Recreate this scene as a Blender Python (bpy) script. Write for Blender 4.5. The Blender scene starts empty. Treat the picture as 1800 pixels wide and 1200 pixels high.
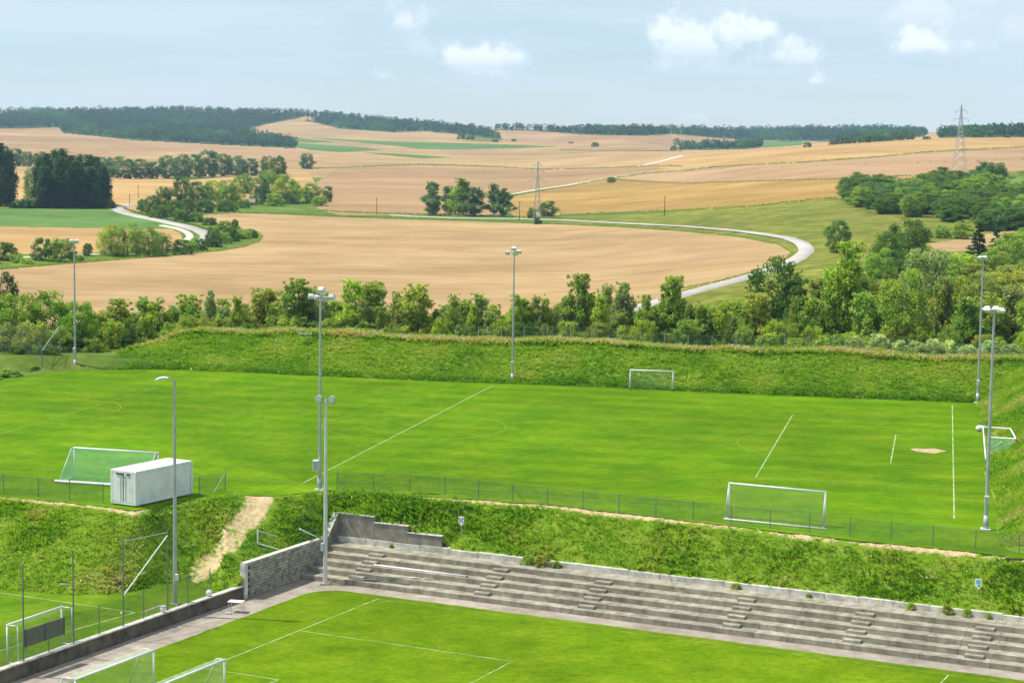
import bpy, bmesh, math, random
import numpy as np
from mathutils import Matrix, Vector
random.seed(7); rng = np.random.default_rng(7)
scene = bpy.context.scene
col = scene.collection
RAD = math.radians

# ------------------------------------------------------------------ camera
CAM = np.array([50.871, -150.4165, 27.8508]); YAW, PIT, ROLL, FPX = -0.2184, 0.1003, 0.0143, 3414.1
_cy, _sy, _cp, _sp = math.cos(YAW), math.sin(YAW), math.cos(PIT), math.sin(PIT)
FW = np.array([_sy*_cp, _cy*_cp, -_sp]); _R = np.array([_cy, -_sy, 0.0]); _U = np.cross(_R, FW)
RT = _R*math.cos(ROLL) + _U*math.sin(ROLL); UP = -_R*math.sin(ROLL) + _U*math.cos(ROLL)
cam_data = bpy.data.cameras.new('camera'); cam = bpy.data.objects.new('camera', cam_data); col.objects.link(cam)
cam.matrix_world = Matrix(((RT[0], UP[0], -FW[0], CAM[0]), (RT[1], UP[1], -FW[1], CAM[1]), (RT[2], UP[2], -FW[2], CAM[2]), (0, 0, 0, 1)))
cam_data.sensor_width = 36.0; cam_data.lens = FPX/1800*36.0; cam_data.clip_start = 1.0; cam_data.clip_end = 40000
scene.camera = cam
scene.cycles.max_bounces = 6; scene.cycles.diffuse_bounces = 3; scene.cycles.volume_bounces = 0; scene.cycles.transparent_max_bounces = 10

# ------------------------------------------------------------------ sky, sun, exposure
SUN_AZ, SUN_EL = RAD(86+180), RAD(61)          # azimuth (from +Y towards +X) the light comes from
SKY_STRENGTH, SUN_STRENGTH, EXPOSURE, HAZE = 0.10, 4.6, 0.36, 0.000078
sun_data = bpy.data.lights.new('sun', 'SUN'); sun_data.energy = SUN_STRENGTH; sun_data.angle = RAD(0.5); sun_data.color = (1.0, 0.95, 0.87)
sun = bpy.data.objects.new('sun', sun_data); col.objects.link(sun)
sdir = Vector((math.sin(SUN_AZ)*math.cos(SUN_EL), math.cos(SUN_AZ)*math.cos(SUN_EL), math.sin(SUN_EL)))
sun.rotation_euler = sdir.to_track_quat('Z', 'Y').to_euler(); sun.location = (0, 0, 200)
world = bpy.data.worlds.new('World'); scene.world = world; world.use_nodes = True

def ray(px, py):
    px = np.asarray(px, float); py = np.asarray(py, float)
    d = FW + RT*((px-900)/FPX)[..., None] + UP*((600-py)/FPX)[..., None]
    return d/np.linalg.norm(d, axis=-1, keepdims=True)
def unp(px, py, z):
    d = ray(px, py); return CAM + d*((z-CAM[2])/d[..., 2])[..., None]

def build_world():
    nt = world.node_tree; nt.nodes.clear(); N = nt.nodes.new; L = nt.links.new
    out = N('ShaderNodeOutputWorld'); bg = N('ShaderNodeBackground'); bg.inputs['Strength'].default_value = SKY_STRENGTH
    sky = N('ShaderNodeTexSky'); sky.sky_type = 'NISHITA'; sky.sun_disc = False
    sky.sun_elevation = SUN_EL; sky.sun_rotation = SUN_AZ; sky.altitude = 200; sky.air_density = 1.0; sky.dust_density = 0.1; sky.ozone_density = 3.5
    tc = N('ShaderNodeTexCoord'); dirn = tc.outputs['Generated']
    def math_(op, a, b=None, c=None, clamp=False):
        n = N('ShaderNodeMath'); n.operation = op; n.use_clamp = clamp
        for i, v in enumerate((a, b, c)):
            if v is None: continue
            if isinstance(v, (int, float)): n.inputs[i].default_value = v
            else: L(v, n.inputs[i])
        return n.outputs[0]
    def noise(vec, scale, detail, rough=.55):
        n = N('ShaderNodeTexNoise'); n.inputs['Scale'].default_value = scale; n.inputs['Detail'].default_value = detail; n.inputs['Roughness'].default_value = rough
        L(vec, n.inputs['Vector']); return n.outputs['Fac']
    def sstep(v, a, b):
        n = N('ShaderNodeMapRange'); n.interpolation_type = 'SMOOTHSTEP'; n.inputs['From Min'].default_value = a; n.inputs['From Max'].default_value = b
        L(v, n.inputs['Value']); return n.outputs['Result']
    def dot(v):
        n = N('ShaderNodeVectorMath'); n.operation = 'DOT_PRODUCT'; L(dirn, n.inputs[0]); n.inputs[1].default_value = v; return n.outputs['Value']
    puff = noise(dirn, 62, 6, .62); puff2 = noise(dirn, 24, 4, .5)
    puffc = math_('SUBTRACT', puff, .5); puffc2 = math_('SUBTRACT', puff2, .5)
    # single fair-weather clouds, each a direction with a width and a height
    masks = []; heads = []
    for (px, py, sx, sy, op) in ((835, 108, 88, 40, 1.0), (892, 106, 70, 38, .95), (712, 42, 46, 44, .85), (738, 88, 26, 34, .5), (1238, 84, 92, 56, .95), (1290, 66, 70, 48, .95), (1370, 104, 86, 40, .9), (1640, 86, 74, 38, 1.0),
                                 (1620, 34, 130, 50, .6), (1434, 144, 32, 24, .95), (686, 138, 28, 20, .7), (1218, 210, 40, 14, .45), (1720, 6, 110, 40, .5), (1790, 60, 40, 40, .5), (850, 140, 120, 26, .35), (1300, 126, 170, 26, .4)):
        c = ray(px, py); r = np.cross(c, (0, 0, 1)); r /= np.linalg.norm(r); u = np.cross(r, c)
        a = math_('MULTIPLY', dot(tuple(r)), FPX/(sx*1.12)); b = math_('MULTIPLY', dot(tuple(u)), FPX/(sy*1.15))
        # flat base: the lower half is squeezed
        b2 = math_('ADD', math_('MULTIPLY', math_('MAXIMUM', b, 0), 1.0), math_('MULTIPLY', math_('MINIMUM', b, 0), 1.9))
        dd = math_('SQRT', math_('ADD', math_('MULTIPLY', a, a), math_('MULTIPLY', b2, b2)))
        dd = math_('SUBTRACT', dd, math_('ADD', math_('MULTIPLY', puffc, 3.4), math_('MULTIPLY', puffc2, 2.0)))
        front = math_('GREATER_THAN', dot(tuple(c)), 0.5)
        m = N('ShaderNodeMapRange'); m.interpolation_type = 'SMOOTHSTEP'; m.inputs['From Min'].default_value = 1.25; m.inputs['From Max'].default_value = .2
        m.inputs['To Max'].default_value = op; L(dd, m.inputs['Value'])
        masks.append(math_('MULTIPLY', m.outputs['Result'], front))
        hd = N('ShaderNodeMapRange'); hd.interpolation_type = 'SMOOTHSTEP'; hd.inputs['From Min'].default_value = -.55; hd.inputs['From Max'].default_value = .25
        L(b, hd.inputs['Value']); heads.append(math_('MULTIPLY', hd.outputs['Result'], masks[-1]))
    tot = masks[0]; hh = heads[0]
    for m in masks[1:]: tot = math_('MAXIMUM', tot, m)
    for m in heads[1:]: hh = math_('MAXIMUM', hh, m)
    # thin veils of high cloud all over the sky, stretched along the horizon
    mp = N('ShaderNodeMapping'); mp.inputs['Scale'].default_value = (1, 1, 9); L(dirn, mp.inputs['Vector'])
    veil = sstep(noise(mp.outputs[0], 4.5, 6, .6), .36, .66)
    vfac = math_('ADD', math_('MULTIPLY', veil, .5), .26)
    # the same kind of fair-weather clouds go on over the rest of the sky
    sep = N('ShaderNodeSeparateXYZ'); L(dirn, sep.inputs[0])
    rest = math_('MULTIPLY', sstep(math_('ADD', noise(dirn, 9, 6, .6), 0.0), .60, .70), sstep(sep.outputs['Z'], .12, .2))
    mixv = N('ShaderNodeMixRGB'); L(vfac, mixv.inputs['Fac']); L(sky.outputs[0], mixv.inputs['Color1']); mixv.inputs['Color2'].default_value = (7.3, 7.9, 8.4, 1)
    mix0 = N('ShaderNodeMixRGB'); L(math_('MULTIPLY', rest, .8), mix0.inputs['Fac']); L(mixv.outputs[0], mix0.inputs['Color1']); mix0.inputs['Color2'].default_value = (8.5, 8.7, 8.8, 1)
    cc = N('ShaderNodeMixRGB'); L(hh, cc.inputs['Fac']); cc.inputs['Color1'].default_value = (6.2, 7.0, 7.9, 1); cc.inputs['Color2'].default_value = (10.8, 10.7, 10.2, 1)
    mix1 = N('ShaderNodeMixRGB'); L(math_('MULTIPLY', tot, .92), mix1.inputs['Fac']); L(mix0.outputs[0], mix1.inputs['Color1']); L(cc.outputs[0], mix1.inputs['Color2'])
    L(mix1.outputs[0], bg.inputs['Color']); L(bg.outputs[0], out.inputs['Surface'])
build_world()
vs = scene.view_settings; vs.view_transform = 'Standard'; vs.look = 'None'; vs.exposure = EXPOSURE; vs.gamma = 1.0; vs.use_curve_mapping = False

# ------------------------------------------------------------------ helpers
def tag(o, label=None, cat=None, group=None, kind=None):
    if label: o['label'] = label
    if cat: o['category'] = cat
    if group: o['group'] = group
    if kind: o['kind'] = kind
    return o
def link(o, parent=None):
    col.objects.link(o)
    if parent is not None: o.parent = parent
    return o
def empty(name, loc=(0, 0, 0), rz=0.0):
    o = bpy.data.objects.new(name, None); o.location = loc; o.rotation_euler = (0, 0, rz); o.empty_display_size = .2
    return link(o)
def np_mesh(name, V, F, mat=None, smooth=False, attrs=None, uvless=True):
    V = np.ascontiguousarray(V, np.float32); F = np.ascontiguousarray(F, np.int32); k = F.shape[1]
    me = bpy.data.meshes.new(name); me.vertices.add(len(V)); me.vertices.foreach_set('co', V.ravel())
    me.loops.add(F.size); me.loops.foreach_set('vertex_index', F.ravel())
    me.polygons.add(len(F)); me.polygons.foreach_set('loop_start', np.arange(0, F.size, k, dtype=np.int32))
    me.polygons.foreach_set('loop_total', np.full(len(F), k, np.int32))
    if smooth: me.polygons.foreach_set('use_smooth', np.ones(len(F), bool))
    for an, arr in (attrs or {}).items():
        if arr.ndim == 1:
            a = me.attributes.new(an, 'FLOAT', 'POINT'); a.data.foreach_set('value', arr.astype(np.float32))
        else:
            a = me.attributes.new(an, 'FLOAT_COLOR', 'POINT'); a.data.foreach_set('color', np.c_[arr, np.ones(len(arr))].astype(np.float32).ravel())
    me.update(calc_edges=True); me.validate()
    if mat: me.materials.append(mat)
    return me
def ob(name, me, parent=None):
    return link(bpy.data.objects.new(name, me), parent)

class MB:
    """collects boxes, tubes and prisms and links them as one mesh"""
    def __init__(s): s.v = []; s.f = []
    def add(s, V, F):
        n = len(s.v); s.v += [tuple(map(float, p)) for p in V]; s.f += [tuple(i+n for i in q) for q in F]; return s
    def box(s, c, size, rz=0.0, bev=0.0):
        hx, hy, hz = size[0]/2, size[1]/2, size[2]/2; cr, sr = math.cos(rz), math.sin(rz)
        if bev <= 0:
            P = [(x, y, z) for z in (-hz, hz) for x, y in ((-hx, -hy), (hx, -hy), (hx, hy), (-hx, hy))]
            F = [(3, 2, 1, 0), (4, 5, 6, 7), (0, 1, 5, 4), (1, 2, 6, 5), (2, 3, 7, 6), (3, 0, 4, 7)]
        else:
            b = bev; P = []
            for z, k in ((-hz, b), (-hz+b, 0), (hz-b, 0), (hz, b)):
                ax, ay = hx-k, hy-k
                P += [(-ax+b, -ay, z), (ax-b, -ay, z), (ax, -ay+b, z), (ax, ay-b, z), (ax-b, ay, z), (-ax+b, ay, z), (-ax, ay-b, z), (-ax, -ay+b, z)]
            F = [tuple(range(7, -1, -1)), tuple(range(24, 32))]
            for r in range(3):
                for i in range(8): j = (i+1) % 8; F.append((r*8+i, r*8+j, r*8+8+j, r*8+8+i))
        return s.add([(c[0]+x*cr-y*sr, c[1]+x*sr+y*cr, c[2]+z) for x, y, z in P], F)
    def tube(s, a, b, r0, r1=None, n=8, cap=True):
        a = np.array(a, float); b = np.array(b, float); r1 = r0 if r1 is None else r1
        d = b-a; d /= max(np.linalg.norm(d), 1e-9); h = np.array((0, 0, 1.0)) if abs(d[2]) < .9 else np.array((1.0, 0, 0))
        u = np.cross(d, h); u /= np.linalg.norm(u); w = np.cross(d, u); V = []
        for p, r in ((a, r0), (b, r1)):
            for i in range(n):
                t = 2*math.pi*i/n; V.append(p+r*(u*math.cos(t)+w*math.sin(t)))
        F = [(i, (i+1) % n, n+(i+1) % n, n+i) for i in range(n)]
        if cap: F += [tuple(range(n-1, -1, -1)), tuple(range(n, 2*n))]
        return s.add(V, F)
    def path(s, pts, r, n=8):
        for a, b in zip(pts[:-1], pts[1:]): s.tube(a, b, r, r, n)
        return s
    def quad(s, a, b, c, d): return s.add([a, b, c, d], [(0, 1, 2, 3)])
    def mesh(s, name, mat, smooth=False):
        me = bpy.data.meshes.new(name); me.from_pydata(s.v, [], s.f); me.update()
        if smooth:
            for p in me.polygons: p.use_smooth = len(p.vertices) == 4
        if mat: me.materials.append(mat)
        return me
    def build(s, name, mat, parent=None, smooth=False): return ob(name, s.mesh(name, mat, smooth), parent)

def material(name, cols, scale=1.0, detail=4, rough=.9, bump=0.0, bscale=None, spec=.2, scale2=None, ramp=(.3, .7), attr=None, metallic=0.0):
    """procedural: noise between two or three colours, a second coarser noise, optional bump"""
    m = bpy.data.materials.new(name); m.use_nodes = True; nt = m.node_tree; N = nt.nodes.new; L = nt.links.new
    bs = nt.nodes['Principled BSDF']; bs.inputs['Roughness'].default_value = rough; bs.inputs['Specular IOR Level'].default_value = spec; bs.inputs['Metallic'].default_value = metallic
    g = N('ShaderNodeNewGeometry'); no = N('ShaderNodeTexNoise'); no.inputs['Scale'].default_value = scale; no.inputs['Detail'].default_value = detail; no.inputs['Roughness'].default_value = .6
    L(g.outputs['Position'], no.inputs['Vector'])
    cr = N('ShaderNodeValToRGB'); cr.color_ramp.elements[0].position = ramp[0]; cr.color_ramp.elements[1].position = ramp[1]
    cr.color_ramp.elements[0].color = (*cols[0], 1); cr.color_ramp.elements[1].color = (*cols[-1], 1)
    if len(cols) == 3:
        e = cr.color_ramp.elements.new((ramp[0]+ramp[1])/2); e.color = (*cols[1], 1)
    L(no.outputs['Fac'], cr.inputs['Fac']); c = cr.outputs[0]
    if scale2:
        n2 = N('ShaderNodeTexNoise'); n2.inputs['Scale'].default_value = scale2; n2.inputs['Detail'].default_value = 3; L(g.outputs['Position'], n2.inputs['Vector'])
        mr = N('ShaderNodeMapRange'); mr.inputs['From Min'].default_value = .3; mr.inputs['From Max'].default_value = .7; mr.inputs['To Min'].default_value = .82; mr.inputs['To Max'].default_value = 1.15
        L(n2.outputs['Fac'], mr.inputs['Value']); mu = N('ShaderNodeVectorMath'); mu.operation = 'SCALE'; L(c, mu.inputs[0]); L(mr.outputs[0], mu.inputs['Scale']); c = mu.outputs[0]
    L(c, bs.inputs['Base Color'])
    if bump:
        nb = N('ShaderNodeTexNoise'); nb.inputs['Scale'].default_value = bscale or scale*3; nb.inputs['Detail'].default_value = 5; L(g.outputs['Position'], nb.inputs['Vector'])
        b = N('ShaderNodeBump'); b.inputs['Strength'].default_value = bump; b.inputs['Distance'].default_value = .1; L(nb.outputs['Fac'], b.inputs['Height']); L(b.outputs[0], bs.inputs['Normal'])
    return m
def striped(m, direction, period, amount, distort=1.5):
    """multiply the base colour with soft bands (mowing, tractor passes)"""
    nt = m.node_tree; N = nt.nodes.new; L = nt.links.new; bs = nt.nodes['Principled BSDF']; src = bs.inputs['Base Color'].links[0].from_socket
    g = N('ShaderNodeNewGeometry'); mp = N('ShaderNodeMapping'); mp.vector_type = 'TEXTURE'; mp.inputs['Rotation'].default_value = (0, 0, direction); L(g.outputs['Position'], mp.inputs['Vector'])
    w = N('ShaderNodeTexWave'); w.bands_direction = 'Y'; w.inputs['Scale'].default_value = 2*math.pi/20/period*1.0; w.inputs['Distortion'].default_value = distort; w.inputs['Detail'].default_value = 3; w.inputs['Detail Scale'].default_value = .6
    L(mp.outputs[0], w.inputs['Vector'])
    mr = N('ShaderNodeMapRange'); mr.inputs['To Min'].default_value = 1-amount; mr.inputs['To Max'].default_value = 1+amount; L(w.outputs['Fac'], mr.inputs['Value'])
    mu = N('ShaderNodeVectorMath'); mu.operation = 'SCALE'; L(src, mu.inputs[0]); L(mr.outputs[0], mu.inputs['Scale']); L(mu.outputs[0], bs.inputs['Base Color'])
    return m
def grain(m, scale, amount, stretch=(1, 1, 1)):
    """fine speckle on top of the base colour"""
    nt = m.node_tree; N = nt.nodes.new; L = nt.links.new; bs = nt.nodes['Principled BSDF']; src = bs.inputs['Base Color'].links[0].from_socket
    g = N('ShaderNodeNewGeometry'); mp = N('ShaderNodeMapping'); mp.inputs['Scale'].default_value = stretch; L(g.outputs['Position'], mp.inputs['Vector'])
    no = N('ShaderNodeTexNoise'); no.inputs['Scale'].default_value = scale; no.inputs['Detail'].default_value = 4; no.inputs['Roughness'].default_value = .7; L(mp.outputs[0], no.inputs['Vector'])
    mr = N('ShaderNodeMapRange'); mr.inputs['From Min'].default_value = .3; mr.inputs['From Max'].default_value = .7; mr.inputs['To Min'].default_value = 1-amount; mr.inputs['To Max'].default_value = 1+amount; L(no.outputs['Fac'], mr.inputs['Value'])
    mu = N('ShaderNodeVectorMath'); mu.operation = 'SCALE'; L(src, mu.inputs[0]); L(mr.outputs[0], mu.inputs['Scale']); L(mu.outputs[0], bs.inputs['Base Color']); return m
def leaf_material(name):
    m = bpy.data.materials.new(name); m.use_nodes = True; nt = m.node_tree; nt.nodes.clear(); N = nt.nodes.new; L = nt.links.new
    o = N('ShaderNodeOutputMaterial'); oi = N('ShaderNodeObjectInfo'); at = N('ShaderNodeAttribute'); at.attribute_name = 'tint'
    mu = N('ShaderNodeVectorMath'); mu.operation = 'MULTIPLY'; L(oi.outputs['Color'], mu.inputs[0]); L(at.outputs['Color'], mu.inputs[1])
    d = N('ShaderNodeBsdfPrincipled'); d.inputs['Roughness'].default_value = .62; d.inputs['Specular IOR Level'].default_value = .25; L(mu.outputs[0], d.inputs['Base Color'])
    t = N('ShaderNodeBsdfTranslucent'); s2 = N('ShaderNodeVectorMath'); s2.operation = 'MULTIPLY'; s2.inputs[1].default_value = (1.25, 1.3, .6); L(mu.outputs[0], s2.inputs[0]); L(s2.outputs[0], t.inputs['Color'])
    mx = N('ShaderNodeMixShader'); mx.inputs['Fac'].default_value = .45; L(d.outputs[0], mx.inputs[1]); L(t.outputs[0], mx.inputs[2]); L(mx.outputs[0], o.inputs['Surface'])
    return m
def net_material(name, colr, cover):
    m = bpy.data.materials.new(name); m.use_nodes = True; nt = m.node_tree; nt.nodes.clear(); N = nt.nodes.new; L = nt.links.new
    o = N('ShaderNodeOutputMaterial'); d = N('ShaderNodeBsdfDiffuse'); t = N('ShaderNodeBsdfTransparent'); mx = N('ShaderNodeMixShader')
    g = N('ShaderNodeNewGeometry'); no = N('ShaderNodeTexNoise'); no.inputs['Scale'].default_value = 2.2; no.inputs['Detail'].default_value = 4; L(g.outputs['Position'], no.inputs['Vector'])
    mr = N('ShaderNodeMapRange'); mr.inputs['From Min'].default_value = .3; mr.inputs['From Max'].default_value = .7; mr.inputs['To Min'].default_value = cover*.6; mr.inputs['To Max'].default_value = cover*1.4; L(no.outputs['Fac'], mr.inputs['Value'])
    d.inputs['Color'].default_value = (*colr, 1); L(mr.outputs[0], mx.inputs['Fac']); L(t.outputs[0], mx.inputs[1]); L(d.outputs[0], mx.inputs[2]); L(mx.outputs[0], o.inputs['Surface'])
    return m

M = {}
M['pitch'] = striped(material('pitch_turf', [(.064, .158, .0022), (.092, .194, .0026), (.136, .222, .005)], .16, 8, .95, .8, 3.2, .03, .035), RAD(0), 5.5, .07, .5)
M['pitch_low'] = material('stadium_turf', [(.080, .165, .002), (.116, .208, .003), (.158, .240, .008)], .30, 8, .95, .8, 3.2, .03, .06)
M['pitch_left'] = material('training_turf', [(.066, .150, .004), (.098, .188, .006), (.135, .210, .012)], .3, 8, .95, .8, 3.2, .03, .06)
M['line'] = material('faded_line_paint', [(.11, .21, .015), (.26, .35, .12), (.46, .51, .34)], 1.1, 6, .9, ramp=(.28, .62))
M['line_dim'] = material('worn_line_paint', [(.095, .19, .008), (.14, .24, .03), (.26, .35, .12)], 1.1, 6, .9, ramp=(.3, .7))
M['concrete'] = material('weathered_concrete', [(.18, .162, .118), (.315, .285, .215), (.43, .40, .315)], 1.3, 9, .92, .35, 14, .2, .25)
M['concrete_pale'] = material('pale_concrete', [(.40, .38, .31), (.58, .56, .49), (.70, .69, .62)], 1.6, 9, .9, .3, 14, .2, .4)
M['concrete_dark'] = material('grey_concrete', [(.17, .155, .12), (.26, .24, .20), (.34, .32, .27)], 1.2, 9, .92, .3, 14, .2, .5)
M['path'] = material('path_asphalt', [(.25, .212, .165), (.335, .29, .232), (.41, .362, .30)], .8, 9, .95, .2, 20, .15, .12)
M['block'] = material('concrete_block', [(.24, .23, .185), (.36, .345, .285), (.45, .43, .37)], 2.2, 8, .95, .4, 16, .15, .5)
M['mortar'] = material('mortar', [(.05, .047, .04), (.085, .08, .065)], 5, 5, .95)
M['soil'] = material('sandy_soil', [(.30, .21, .11), (.45, .34, .20), (.58, .46, .29)], 2.0, 8, .95, .5, 8)
M['steel'] = material('galvanised_steel', [(.34, .37, .38), (.47, .50, .51)], 1.5, 4, .45, spec=.5, metallic=.35)
M['steel_dark'] = material('dull_green_post', [(.11, .15, .12), (.18, .22, .18)], 3, 4, .6, spec=.4)
M['white'] = material('white_paint', [(.68, .69, .68), (.82, .82, .80)], 2.5, 6, .55, spec=.4)
M['alu'] = material('pale_aluminium', [(.52, .54, .56), (.68, .69, .70)], 2.5, 5, .4, spec=.5, metallic=.2)
M['container'] = material('container_paint', [(.56, .58, .57), (.72, .73, .72), (.80, .81, .80)], .9, 8, .6, spec=.35, ramp=(.25, .75))
M['roofwhite'] = material('container_roof', [(.70, .71, .72), (.84, .84, .84)], 1.2, 6, .5, spec=.4)
M['dark'] = material('dark_metal', [(.025, .027, .028), (.05, .052, .05)], 4, 4, .5, spec=.4)
M['glass'] = material('lamp_glass', [(.62, .66, .68), (.78, .80, .82)], 6, 3, .12, spec=.8)
M['wood'] = material('weathered_wood', [(.20, .17, .12), (.34, .30, .23)], 6, 6, .9)
M['screen'] = material('grey_windbreak_mesh', [(.10, .105, .085), (.17, .175, .145)], 5, 6, .95)
M['signblue'] = material('sign_blue', [(.10, .42, .55), (.16, .52, .66)], 8, 3, .5)
M['sgreen'] = material('sign_dark', [(.03, .07, .12), (.05, .10, .16)], 8, 3, .5)
M['bark'] = material('bark', [(.07, .055, .04), (.15, .125, .095)], 8, 6, .95, .4)
M['leaf'] = leaf_material('leaves')
M['tuft'] = leaf_material('rough_grass_blades')
M['netgreen'] = net_material('green_goal_net', (.14, .42, .24), .26)
M['netwhite'] = net_material('pale_goal_net', (.55, .66, .48), .26)
M['netdark'] = net_material('chain_link', (.12, .19, .09), .24)
M['nettall'] = net_material('ball_stop_net', (.2, .26, .18), .12)
M['roof'] = material('clay_roof', [(.30, .19, .15), (.40, .27, .22)], 2, 5, .9)
M['plaster'] = material('house_plaster', [(.36, .31, .26), (.46, .40, .34)], 1.2, 4, .9)
M['road'] = material('road_asphalt', [(.36, .335, .30), (.46, .43, .39)], .25, 6, .95, scale2=.02)
M['track'] = material('chalk_track', [(.52, .46, .36), (.66, .60, .50)], .2, 5, .95)
STUB = [(.30, .196, .090), (.372, .252, .118), (.43, .298, .15)]
def field_mat(name, c, direction, period, amount, sc=.035, s2=.006): return striped(material(name, c, sc, 9, .97, 0, None, .05, s2), direction, period, amount, 1.2)
def shade(c, k): return [tuple(min(1, a*b) for a, b in zip(x, k)) for x in c]
M['stub_front'] = field_mat('stubble_front', STUB, RAD(12), 15, .035)
M['stub_a'] = field_mat('stubble_a', shade(STUB, (1.04, 1.02, 1.0)), RAD(-15), 40, .035, .01, .003)
M['stub_b'] = field_mat('stubble_b', shade(STUB, (.93, .88, .90)), RAD(25), 30, .04, .01, .003)
M['stub_pink'] = field_mat('stubble_pink', shade(STUB, (.98, .93, 1.02)), RAD(5), 30, .03, .01, .003)
M['stub_gold'] = field_mat('stubble_gold', shade(STUB, (1.12, 1.06, .88)), RAD(10), 24, .035, .012, .003)
M['wheat'] = field_mat('ripe_wheat', [(.27, .162, .045), (.345, .218, .064), (.40, .265, .088)], RAD(0), 24, .04, .02, .004)
M['crop'] = field_mat('green_crop', [(.075, .150, .035), (.098, .185, .042), (.13, .205, .055)], RAD(5), 20, .05, .03, .006)
M['meadow'] = material('meadow_grass', [(.078, .120, .012), (.155, .178, .024), (.27, .235, .062)], .11, 12, .97, 0, None, .05, .01)
M['verge'] = material('verge_grass', [(.065, .125, .014), (.105, .175, .024), (.18, .21, .05)], .12, 9, .97, 0, None, .05, .02)
M['woodfloor'] = material('wood_floor', [(.03, .06, .015), (.06, .10, .025)], .05, 8, .97)
M['vine'] = field_mat('vineyard', [(.10, .20, .03), (.15, .27, .04)], RAD(40), 6, .12)

for k, sc, am in (('pitch', .9, .20), ('pitch_low', 1.6, .22), ('pitch_left', 1.6, .2), ('stub_front', .09, .07), ('meadow', .35, .28), ('wheat', .05, .09), ('stub_b', .03, .06), ('stub_a', .02, .06), ('stub_pink', .02, .06), ('stub_gold', .03, .06), ('crop', .12, .1), ('verge', .5, .25), ('container', 3.0, .07), ('path', 2.0, .1), ('concrete', 4.0, .14), ('concrete_pale', 3.0, .14)): grain(M[k], sc, am)
for k in ('pitch', 'pitch_low', 'pitch_left'): grain(M[k], .11, .13)
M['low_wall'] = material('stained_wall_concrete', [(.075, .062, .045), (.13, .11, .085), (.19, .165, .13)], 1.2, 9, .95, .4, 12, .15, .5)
# ------------------------------------------------------------------ valley terrain (one sheet of fields out to the horizon)
HZ = lambda px: 243.42 + .01427*np.asarray(px, float)
_qc = np.array([-110, -75, -60, -45, -30, -15, 0, 15, 30, 45, 60, 80, 110, 140, 170, 210, 250, 290, 300, 340, 380, 450])
_dc = np.array([5600, 5200, 4800, 4400, 4000, 3500, 3050, 2600, 2200, 1850, 1560, 1280, 1010, 825, 680, 550, 462, 398, 382, 295, 245, 236])
_qr = np.array([-110, -75, -45, -30, -15, 0, 10, 25, 45, 70, 100, 130, 160, 200, 250, 300, 340, 380, 450])
_dr = np.array([3400, 2900, 2400, 2100, 1800, 1550, 1400, 1200, 1020, 870, 740, 630, 540, 450, 370, 310, 275, 245, 236])
_sx = np.array([-500, 0, 300, 500, 600, 700, 800, 860, 900, 1000, 1100, 1200, 1400, 1540, 1630, 1700, 1800, 2300])
_sv = np.array([196, 198, 193, 198, 205, 214, 222, 226, 226, 230, 231, 232, 230, 228, 233, 232, 232, 236])
SKYL = lambda px: np.interp(px, _sx, _sv)
RIDGE = lambda px: np.interp(px, [900, 1130, 1200, 1260, 1400, 1600, 1740, 1800, 2300], [300, 285, 272, 267, 257.5, 244, 238.5, 238, 232])
def _ss(x, a, b): t = np.clip((x-a)/(b-a), 0, 1); return t*t*(3-2*t)
TPX = np.arange(-500, 2301, 10.0); TPY = np.arange(150, 721, 1.0)
def _table():
    X, Y = np.meshgrid(TPX, TPY, indexing='ij'); q = Y-HZ(X)
    lc = np.interp(q, _qc, np.log(_dc)); lr = np.interp(q, _qr, np.log(_dr)); w = _ss(X, 880, 1560)
    T = lc*(1-w)+lr*w
    far = np.log(3500+np.clip(RIDGE(X)-Y, 0, 60)*38.0)
    k = _ss(X, 1130, 1290)*_ss(RIDGE(X)-Y, 0.2, 3.5)
    T = T*(1-k)+np.maximum(T, far)*k
    for _ in range(2):   # soften creases
        P = np.pad(T, ((6, 6), (0, 0)), 'edge'); T = sum(P[i:i+len(TPX)] for i in range(13))/13
    P = np.pad(T, ((0, 0), (1, 1)), 'edge'); return (P[:, :-2]+2*P[:, 1:-1]+P[:, 2:])/4
_T = _table()
def Dist(px, py):
    px = np.clip(np.asarray(px, float), -499, 2299); py = np.clip(np.asarray(py, float), 151, 719)
    i = ((px+500)/10).astype(int); a = (px+500)/10-i; j = (py-150).astype(int); b = py-150-j
    return np.exp((_T[i, j]*(1-b)+_T[i, j+1]*b)*(1-a)+(_T[i+1, j]*(1-b)+_T[i+1, j+1]*b)*a)
def land(px, py, dz=0.0):
    """the point of the valley terrain seen at a place of the photograph"""
    p = CAM + ray(px, py)*Dist(px, py)[..., None]; p[..., 2] += dz; return p
def inside(poly, X, Y):
    poly = np.array(poly, float); c = np.zeros(X.shape, bool); x0, y0 = poly[-1]
    for x1, y1 in poly:
        if y0 != y1: c ^= ((y1 > Y) != (y0 > Y)) & (X < (x0-x1)*(Y-y1)/(y0-y1)+x1)
        x0, y0 = x1, y1
    return c

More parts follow.
